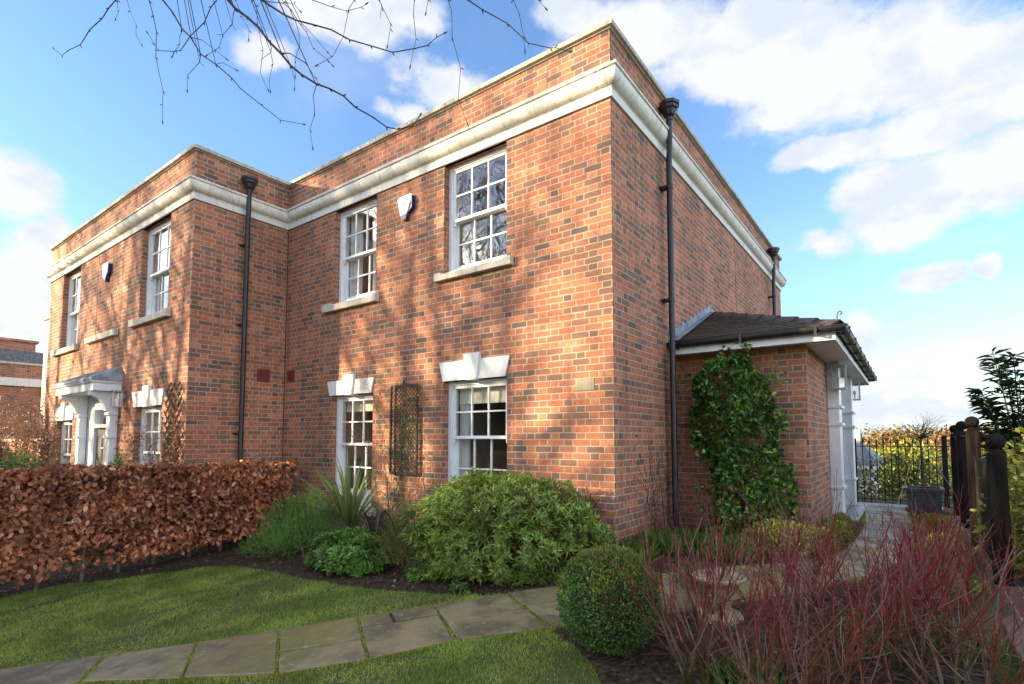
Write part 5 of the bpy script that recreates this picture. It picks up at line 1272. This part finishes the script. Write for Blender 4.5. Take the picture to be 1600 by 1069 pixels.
tag(leaves('thatch', np.column_stack([P2, gz_(P2)]), unit(np.stack([rng.normal(0, 1, m_), rng.normal(0, 1, m_), np.full(m_, .6)], 1)), rdir(m_), .025, .004, M['grass_dead'], None, shape='blade'), 'straw coloured thatch in the lawn', 'grass', kind='stuff')
beds = bed_front + [(-.35, -1.42), (.10, -.95), (.62, -.45), (1.15, .10), (1.68, .75), (1.9, 1.6), (1.9, 3.7), (1.6, 3.7), (1.5, 2.0), (.1, 2.0), (.1, .02), (-6.2, 0)]
bed_r = [(.42, -1.86), (.70, -2.03), (.92, -2.2), (1.09, -2.40), (1.15, -3.2), (1.4, -4.0), (2.9, -4.0), (2.9, 5.5), (2.52, 5.5), (2.54, 2.6), (2.48, 1.5), (2.26, .5), (1.86, -.22), (1.42, -.80), (.92, -1.32)]
hb_ = [(-7.0, -7.0), (-6.1, -7.0), (-6.05, -4.0), (-5.9, .1), (-6.35, .1), (-6.4, -3)]
for nm, poly, n_ in (('bark_mulch', beds, 26000), ('bark_mulch', bed_r, 22000), ('bark_mulch', hb_, 6000)):
    P2 = scatter(poly, n_); m_ = len(P2)
    tag(leaves(nm, np.column_stack([P2, gz_(P2) + .014 + rng.uniform(0, .02, m_)]), unit(np.stack([rng.normal(0, 1, m_), rng.normal(0, 1, m_), rng.normal(0, .3, m_)], 1)), unit(rng.normal(0, .4, (m_, 3)) + [0, 0, 1]), rng.uniform(.012, .04, m_), rng.uniform(.006, .014, m_), M['mulch'], None, shape='leaf', fold=.1), 'dark bark mulch with fallen leaf scraps', 'mulch', kind='stuff')
for poly, n_ in ((beds, 4200), (bed_r, 3600), (hb_, 2200), (lawn_up, 260), (lawn_lo, 60)):
    P2 = scatter(poly, n_); m_ = len(P2)
    tag(leaves('fallen_leaves', np.column_stack([P2, gz_(P2) + .03]), unit(np.stack([rng.normal(0, 1, m_), rng.normal(0, 1, m_), rng.normal(0, .15, m_)], 1)), unit(rng.normal(0, .3, (m_, 3)) + [0, 0, 1]), rng.uniform(.03, .06, m_), rng.uniform(.02, .035, m_), M['brown_leaf'], None, shape='oval', fold=.15), 'brown fallen leaves', 'leaves', kind='stuff')
# grass tufts and moss creeping over the flagstone joints
Pj = []
for E_ in (UP, LO):
    for i in range(len(E_) - 1):
        k_ = int(math.dist(E_[i], E_[i + 1]) * 700)
        for _ in range(k_): x, y = lerp(E_[i], E_[i + 1], random.random()); Pj.append((x + random.gauss(0, .018), y + random.gauss(0, .018)))
for i in range(len(UP)):
    for _ in range(420): x, y = lerp(UP[i], LO[i], random.random()); Pj.append((x + random.gauss(0, .006), y + random.gauss(0, .006)))
Pj = np.array(Pj); m_ = len(Pj)
tag(leaves('moss', np.column_stack([Pj, gz_(Pj) + .006]), unit(np.stack([rng.normal(0, .8, m_), rng.normal(0, .8, m_), np.full(m_, .8)], 1)), rdir(m_), rng.uniform(.012, .030, m_), .0045, M['grass_moss'], None, shape='blade'), 'grass and moss in the paving joints', 'moss', kind='stuff')

# ------------------------------------------------------------------ overhanging bare branch
TWIGS= [(0.0046, [(-1.987, -3.935, 5.528), (-2.174, -3.866, 4.999), (-2.361, -3.847, 4.59), (-2.41, -3.877, 4.524), (-2.454, -3.903, 4.444), (-2.534, -3.955, 4.359), (-2.57, -3.976, 4.289), (-2.599, -3.993, 4.24), (-2.676, -4.046, 4.197), (-2.717, -4.073, 4.156), (-2.763, -4.111, 4.206)]), (0.0023, [(-2.28, -3.996, 5.193), (-2.313, -3.891, 4.832), (-2.347, -3.836, 4.59), (-2.352, -3.836, 4.534), (-2.344, -3.828, 4.504), (-2.365, -3.838, 4.449)]), (0.0022, [(-2.065, -4.076, 5.018), (-2.063, -3.944, 4.662), (-2.06, -3.861, 4.426), (-2.045, -3.844, 4.349), (-2.013, -3.812, 4.247), (-2.016, -3.807, 4.159), (-1.988, -3.782, 4.101)]), (0.0034, [(-1.712, -4.183, 5.226), (-1.708, -3.984, 4.682), (-1.704, -3.835, 4.257), (-1.684, -3.812, 4.153), (-1.671, -3.793, 4.04), (-1.681, -3.786, 3.854), (-1.649, -3.743, 3.62), (-1.656, -3.741, 3.523), (-1.659, -3.734, 3.408)]), (0.0051, [(-1.663, -4.271, 5.089), (-1.589, -4.018, 4.575), (-1.515, -3.815, 4.18), (-1.465, -3.771, 4.097), (-1.416, -3.726, 3.982), (-1.371, -3.688, 3.924), (-1.319, -3.641, 3.808), (-1.238, -3.576, 3.738), (-1.152, -3.505, 3.643), (-1.108, -3.467, 3.572), (-0.996, -3.375, 3.457), (-0.893, -3.292, 3.353), (-0.77, -3.2, 3.325)]), (0.0039, [(-0.904, -3.664, 5.159), (-1.086, -3.595, 4.628), (-1.269, -3.575, 4.217), (-1.301, -3.595, 4.172), (-1.342, -3.616, 4.066), (-1.424, -3.669, 3.971), (-1.482, -3.703, 3.873), (-1.519, -3.73, 3.863), (-1.607, -3.795, 3.868), (-1.626, -3.812, 3.908), (-1.663, -3.846, 3.986)]), (0.002, [(-1.416, -3.725, 3.965), (-1.431, -3.733, 3.936), (-1.433, -3.73, 3.874), (-1.458, -3.745, 3.837), (-1.475, -3.754, 3.801)]), (0.0023, [(-1.368, -3.686, 3.924), (-1.308, -3.641, 3.905), (-1.237, -3.583, 3.837), (-1.181, -3.537, 3.778)]), (0.0025, [(-1.319, -3.641, 3.804), (-1.328, -3.643, 3.754), (-1.398, -3.687, 3.66), (-1.403, -3.683, 3.564)]), (0.0015, [(-1.328, -3.643, 3.754), (-1.3, -3.62, 3.721)]), (0.002, [(-1.238, -3.576, 3.738), (-1.197, -3.547, 3.748), (-1.13, -3.494, 3.702)]), (0.0025, [(-1.02, -3.564, 4.034), (-1.03, -3.568, 3.994), (-1.036, -3.568, 3.934), (-1.091, -3.602, 3.865), (-1.113, -3.612, 3.781), (-1.176, -3.654, 3.732)]), (0.0015, [(-1.036, -3.568, 3.934), (-1.018, -3.551, 3.897)]), (0.0015, [(-1.091, -3.602, 3.865), (-1.12, -3.624, 3.867)]), (0.0084, [(-1.214, -4.058, 5.0), (-1.133, -3.8, 4.489), (-1.052, -3.593, 4.098), (-1.016, -3.562, 4.043), (-0.953, -3.51, 3.983), (-0.897, -3.464, 3.918), (-0.842, -3.416, 3.821), (-0.777, -3.362, 3.736), (-0.728, -3.319, 3.656), (-0.674, -3.276, 3.599), (-0.599, -3.215, 3.539), (-0.522, -3.156, 3.503), (-0.452, -3.101, 3.455), (-0.39, -3.049, 3.379), (-0.295, -2.974, 3.31), (-0.226, -2.918, 3.246), (-0.166, -2.873, 3.232), (-0.085, -2.815, 3.253), (-0.044, -2.791, 3.322)]), (0.0063, [(-1.023, -4.042, 4.854), (-0.899, -3.75, 4.376), (-0.776, -3.508, 4.017), (-0.739, -3.478, 3.985), (-0.659, -3.414, 3.919), (-0.597, -3.366, 3.884), (-0.51, -3.3, 3.856), (-0.42, -3.231, 3.825), (-0.324, -3.155, 3.759), (-0.212, -3.07, 3.718), (-0.099, -2.984, 3.676), (0.013, -2.903, 3.7), (0.086, -2.851, 3.721), (0.136, -2.819, 3.773), (0.175, -2.793, 3.798)]), (0.0028, [(-0.918, -3.903, 4.394), (-0.814, -3.686, 4.121), (-0.71, -3.518, 3.967), (-0.618, -3.449, 3.956), (-0.578, -3.417, 3.914), (-0.541, -3.382, 3.829), (-0.506, -3.352, 3.774), (-0.472, -3.319, 3.663), (-0.403, -3.263, 3.594), (-0.38, -3.243, 3.56)]), (0.0019, [(-0.812, -3.817, 4.404), (-0.712, -3.605, 4.122), (-0.611, -3.444, 3.96), (-0.561, -3.407, 3.949), (-0.535, -3.385, 3.91)]), (0.0019, [(-0.573, -3.347, 3.868), (-0.501, -3.286, 3.766), (-0.446, -3.239, 3.682)]), (0.0022, [(-0.604, -3.371, 3.88), (-0.588, -3.352, 3.798), (-0.588, -3.346, 3.718), (-0.617, -3.359, 3.625), (-0.619, -3.353, 3.524)]), (0.0032, [(-0.777, -3.362, 3.744), (-0.731, -3.329, 3.741), (-0.649, -3.263, 3.676), (-0.604, -3.222, 3.584), (-0.579, -3.201, 3.536)]), (0.0023, [(-0.789, -3.845, 4.507), (-0.758, -3.693, 4.161), (-0.728, -3.59, 3.935), (-0.71, -3.574, 3.896), (-0.709, -3.564, 3.783), (-0.687, -3.535, 3.615), (-0.707, -3.538, 3.475), (-0.673, -3.505, 3.372)]), (0.0022, [(-0.83, -3.404, 3.777), (-0.835, -3.405, 3.744), (-0.825, -3.392, 3.672), (-0.852, -3.402, 3.559), (-0.848, -3.394, 3.495)]), (0.0017, [(-0.835, -3.405, 3.748), (-0.891, -3.442, 3.698)]), (0.002, [(-1.129, -3.746, 4.766), (-1.119, -3.606, 4.413), (-1.109, -3.517, 4.18), (-1.08, -3.486, 4.069), (-1.043, -3.452, 3.973), (-1.048, -3.45, 3.916)]), (0.0027, [(-0.596, -3.212, 3.529), (-0.615, -3.221, 3.46), (-0.613, -3.209, 3.339), (-0.643, -3.223, 3.227), (-0.633, -3.206, 3.114)]), (0.0017, [(-0.725, -3.316, 3.64), (-0.712, -3.299, 3.543), (-0.715, -3.298, 3.511)]), (0.0027, [(-0.511, -3.77, 4.331), (-0.422, -3.57, 4.032), (-0.334, -3.419, 3.853), (-0.24, -3.347, 3.81), (-0.169, -3.293, 3.786), (-0.094, -3.239, 3.809), (-0.074, -3.226, 3.825)]), (0.0024, [(0.124, -3.416, 4.359), (0.039, -3.346, 4.005), (-0.047, -3.326, 3.771), (-0.075, -3.343, 3.718), (-0.107, -3.353, 3.556), (-0.164, -3.385, 3.435), (-0.235, -3.433, 3.386)]), (0.0022, [(0.045, -3.477, 4.353), (0.06, -3.332, 4.002), (0.074, -3.238, 3.771), (0.087, -3.224, 3.728), (0.121, -3.192, 3.635), (0.12, -3.19, 3.599), (0.103, -3.194, 3.503)]), (0.0015, [(0.085, -3.227, 3.743), (0.073, -3.229, 3.66)]), (0.0024, [(0.311, -3.28, 4.373), (0.277, -3.172, 4.012), (0.243, -3.114, 3.771), (0.235, -3.112, 3.685), (0.242, -3.096, 3.542), (0.229, -3.1, 3.481), (0.209, -3.107, 3.382)]), (0.002, [(0.402, -3.211, 4.373), (0.355, -3.113, 4.012), (0.309, -3.065, 3.771), (0.296, -3.069, 3.701)]), (0.0026, [(0.455, -3.288, 4.277), (0.463, -3.151, 3.923), (0.471, -3.064, 3.689), (0.486, -3.048, 3.627), (0.483, -3.038, 3.475), (0.515, -3.0, 3.294), (0.497, -2.999, 3.114), (0.534, -2.961, 2.98)]), (0.004, [(0.313, -3.531, 4.525), (0.439, -3.238, 4.047), (0.564, -2.996, 3.689), (0.629, -2.944, 3.634), (0.743, -2.854, 3.554), (0.837, -2.775, 3.44), (0.939, -2.698, 3.412), (0.961, -2.682, 3.413), (1.023, -2.635, 3.393)]), (0.0021, [(0.805, -3.149, 4.193), (0.819, -3.007, 3.84), (0.833, -2.916, 3.608), (0.857, -2.892, 3.527), (0.871, -2.872, 3.406), (0.874, -2.864, 3.329)]), (0.0021, [(0.848, -3.117, 4.16), (0.896, -2.95, 3.824), (0.944, -2.834, 3.608), (0.974, -2.809, 3.565)])]
OT = thing('overhanging_tree', (-1.5, -9.3, -.75), 'bare tree whose thin budded twigs hang into the top of the view', 'tree')
MB().tube([(-1.5, -9.3, -.9), (-1.5, -9.2, 1.0), (-1.4, -9.1, 3.0), (-1.45, -9.2, 5.2), (-1.6, -9.4, 8.0)], [.19, .16, .14, .10, .05], 12).build('trunk', M['bark'], OT, smooth=True)
lm = MB(); bough = [Vector(p) for p in ((-1.4, -9.1, 3.1), (-1.2, -7.8, 4.5), (-1.1, -6.3, 5.5), (-1.0, -5.1, 5.8), (-.95, -4.3, 5.45))]
lm.tube(bough, [.085, .065, .045, .030, .018], 8)
for r_, Pt in TWIGS:
    q = Vector(Pt[0]); j = min(range(2, 5), key=lambda i: (bough[i] - q).length); b = bough[j]
    lm.tube([b, b.lerp(q, .5) + Vector((0, 0, .12)), q], [max(.006, r_ * 1.5), max(.005, r_ * 1.25), r_ * 1.1], 6)
for k in range(8):
    a = 6.28 * k / 8; grow(lm, (-1.45, -9.2, 3.6 + k * .55), (math.cos(a + 2.4 * k), math.sin(a + 2.4 * k) - .6, .9), 2.6, .05, 3, random.Random(600 + k), .3, .16, 5, 6, (3, 4), (.4, .6), minr=.003)
lm.build('limb', M['bark'], OT)
tw = MB(); bd_ = MB(); rb = random.Random(9)
for r_, Pt in TWIGS:
    P_ = [Vector(p) for p in Pt]; m_ = len(P_)
    fine_ = [P_[0]]; 
    for i in range(1, m_): fine_.append(P_[i])
    tw.tube(fine_, [max(.0016, r_ * (1.12 - .75 * (i / max(1, m_ - 1)) ** 1.3)) for i in range(m_)], 6)
    for i in range(2, m_):
        d = (P_[i] - P_[i - 1]); d.normalize(); sdv = d.cross(Vector((rb.gauss(0, 1), rb.gauss(0, 1), rb.gauss(0, 1)))).normalized()
        rad = max(.0016, r_ * (1.12 - .75 * (i / (m_ - 1)) ** 1.3))
        if i == m_ - 1: bd_.tube([P_[i] - d * .004, P_[i] + d * .008, P_[i] + d * .018, P_[i] + d * .027], [rad, rad * 1.1 + .003, rad + .002, .0008], 6)
        else: bd_.tube([P_[i], P_[i] + (d * .6 + sdv).normalized() * .011, P_[i] + (d * .8 + sdv).normalized() * .024], [rad * 1.15, rad * .6 + .002, .0008], 5)
tw.add(bd_.v, bd_.f); tw.build('twig', M['twig'], OT)

# ------------------------------------------------------------------ trees and tall hedge behind the photographer (they shade the garden and dapple the wall)
def bare_tree(seed, h):
    sd_ = seed
    r_ = random.Random(seed); mb = MB(); tr_ = MB()
    pts = [Vector((0, 0, -.4))]; d = Vector((0, 0, 1))
    for i in range(8):
        d = (d + Vector((r_.gauss(0, .06), r_.gauss(0, .06), .15))).normalized(); pts.append(pts[-1] + d * h / 8)
    rad = [.17 * (1 - .8 * i / 8) for i in range(9)]; tr_.tube(pts, rad, 10)
    for i in range(3, 9):
        for q in range(3):
            a = r_.uniform(0, 6.28); e = r_.uniform(.5, 1.15); dd = Vector((math.cos(a) * math.sin(e), math.sin(a) * math.sin(e), math.cos(e)))
            grow(mb, pts[i], dd, h * r_.uniform(.26, .40), rad[i] * .55, 3, r_, .25, .14, 5, 6, (4, 6) if sd_ != 4 else (2, 3), (.38, .62), (.35, .85), minr=.006 if sd_ != 6 else .009)
    return tr_, mb
TREES = ((-12.6, -9.3, 9.6, 1, 'bare tree behind the photographer, opposite the main house'), (-15.4, -9.0, 9.4, 2, 'bare tree behind the photographer, opposite the inner corner of the houses'),
         (-21.6, -10.6, 9.8, 3, 'bare tree behind the photographer, farthest left along the tall hedge'), (-18.6, -9.4, 9.6, 5, 'bare tree behind the photographer, opposite the canopied door house'),
         (-10.6, -8.9, 7.2, 4, 'slim bare tree behind the photographer, opposite the sharp house corner'),
         (-15.8, -16.2, 14.5, 6, 'tall bare tree standing beyond the tall hedge'),
         (-12.3, -10.2, 9.6, 8, 'bare tree behind the photographer, hard against the tall hedge opposite the main house'))
for (x, y, h, sd_, lab) in TREES:
    T = thing('bare_tree', (0, 0, 0), lab, 'tree', 'bare trees along the tall hedge')
    a_, b_ = bare_tree(sd_, h); a_.build('trunk', M['bark'], T); b_.build('crown', M['bark'], T); T.location = (x, y, G(x, y))
EHt = thing('evergreen_hedge', (-14, -11.5, -.75), 'tall dark evergreen hedge behind the photographer', 'hedge')
n = 22000; P = np.stack([rng.uniform(-30, -4.0, n), -11.5 + np.sign(rng.uniform(-1, 1, n)) * rng.uniform(.2, .5, n), rng.uniform(-.75, 4.35, n)], 1)
P[:, 2] += .22 * vnoise(P * [1, 0, 0], 1.2, 3) + .1 * vnoise(P * [1, 0, 0], 5, 3)
leaves('foliage', P, rdir(n), rdir(n) + [0, .8, .3], rng.uniform(.12, .24, n), rng.uniform(.08, .16, n), M['dark_leaf'], EHt, shape='leaf')
MB().box(-30, -4.0, -11.65, -11.35, -.8, 4.2).build('inner_twigs', M['bark'], EHt)
bigshrub('added_shade_tree', 'broad dense evergreen added unseen behind the photographer to shade the fence, at the near end of the tall hedge', (-8.1, -11.6, 3.3), (3.05, 1.2, 4.0), 17000, 'dark_leaf', (.14, .26), (.09, .17), 131, 'tree', amp=.06, power=.5)  # added out of view to keep the sun off the fence posts
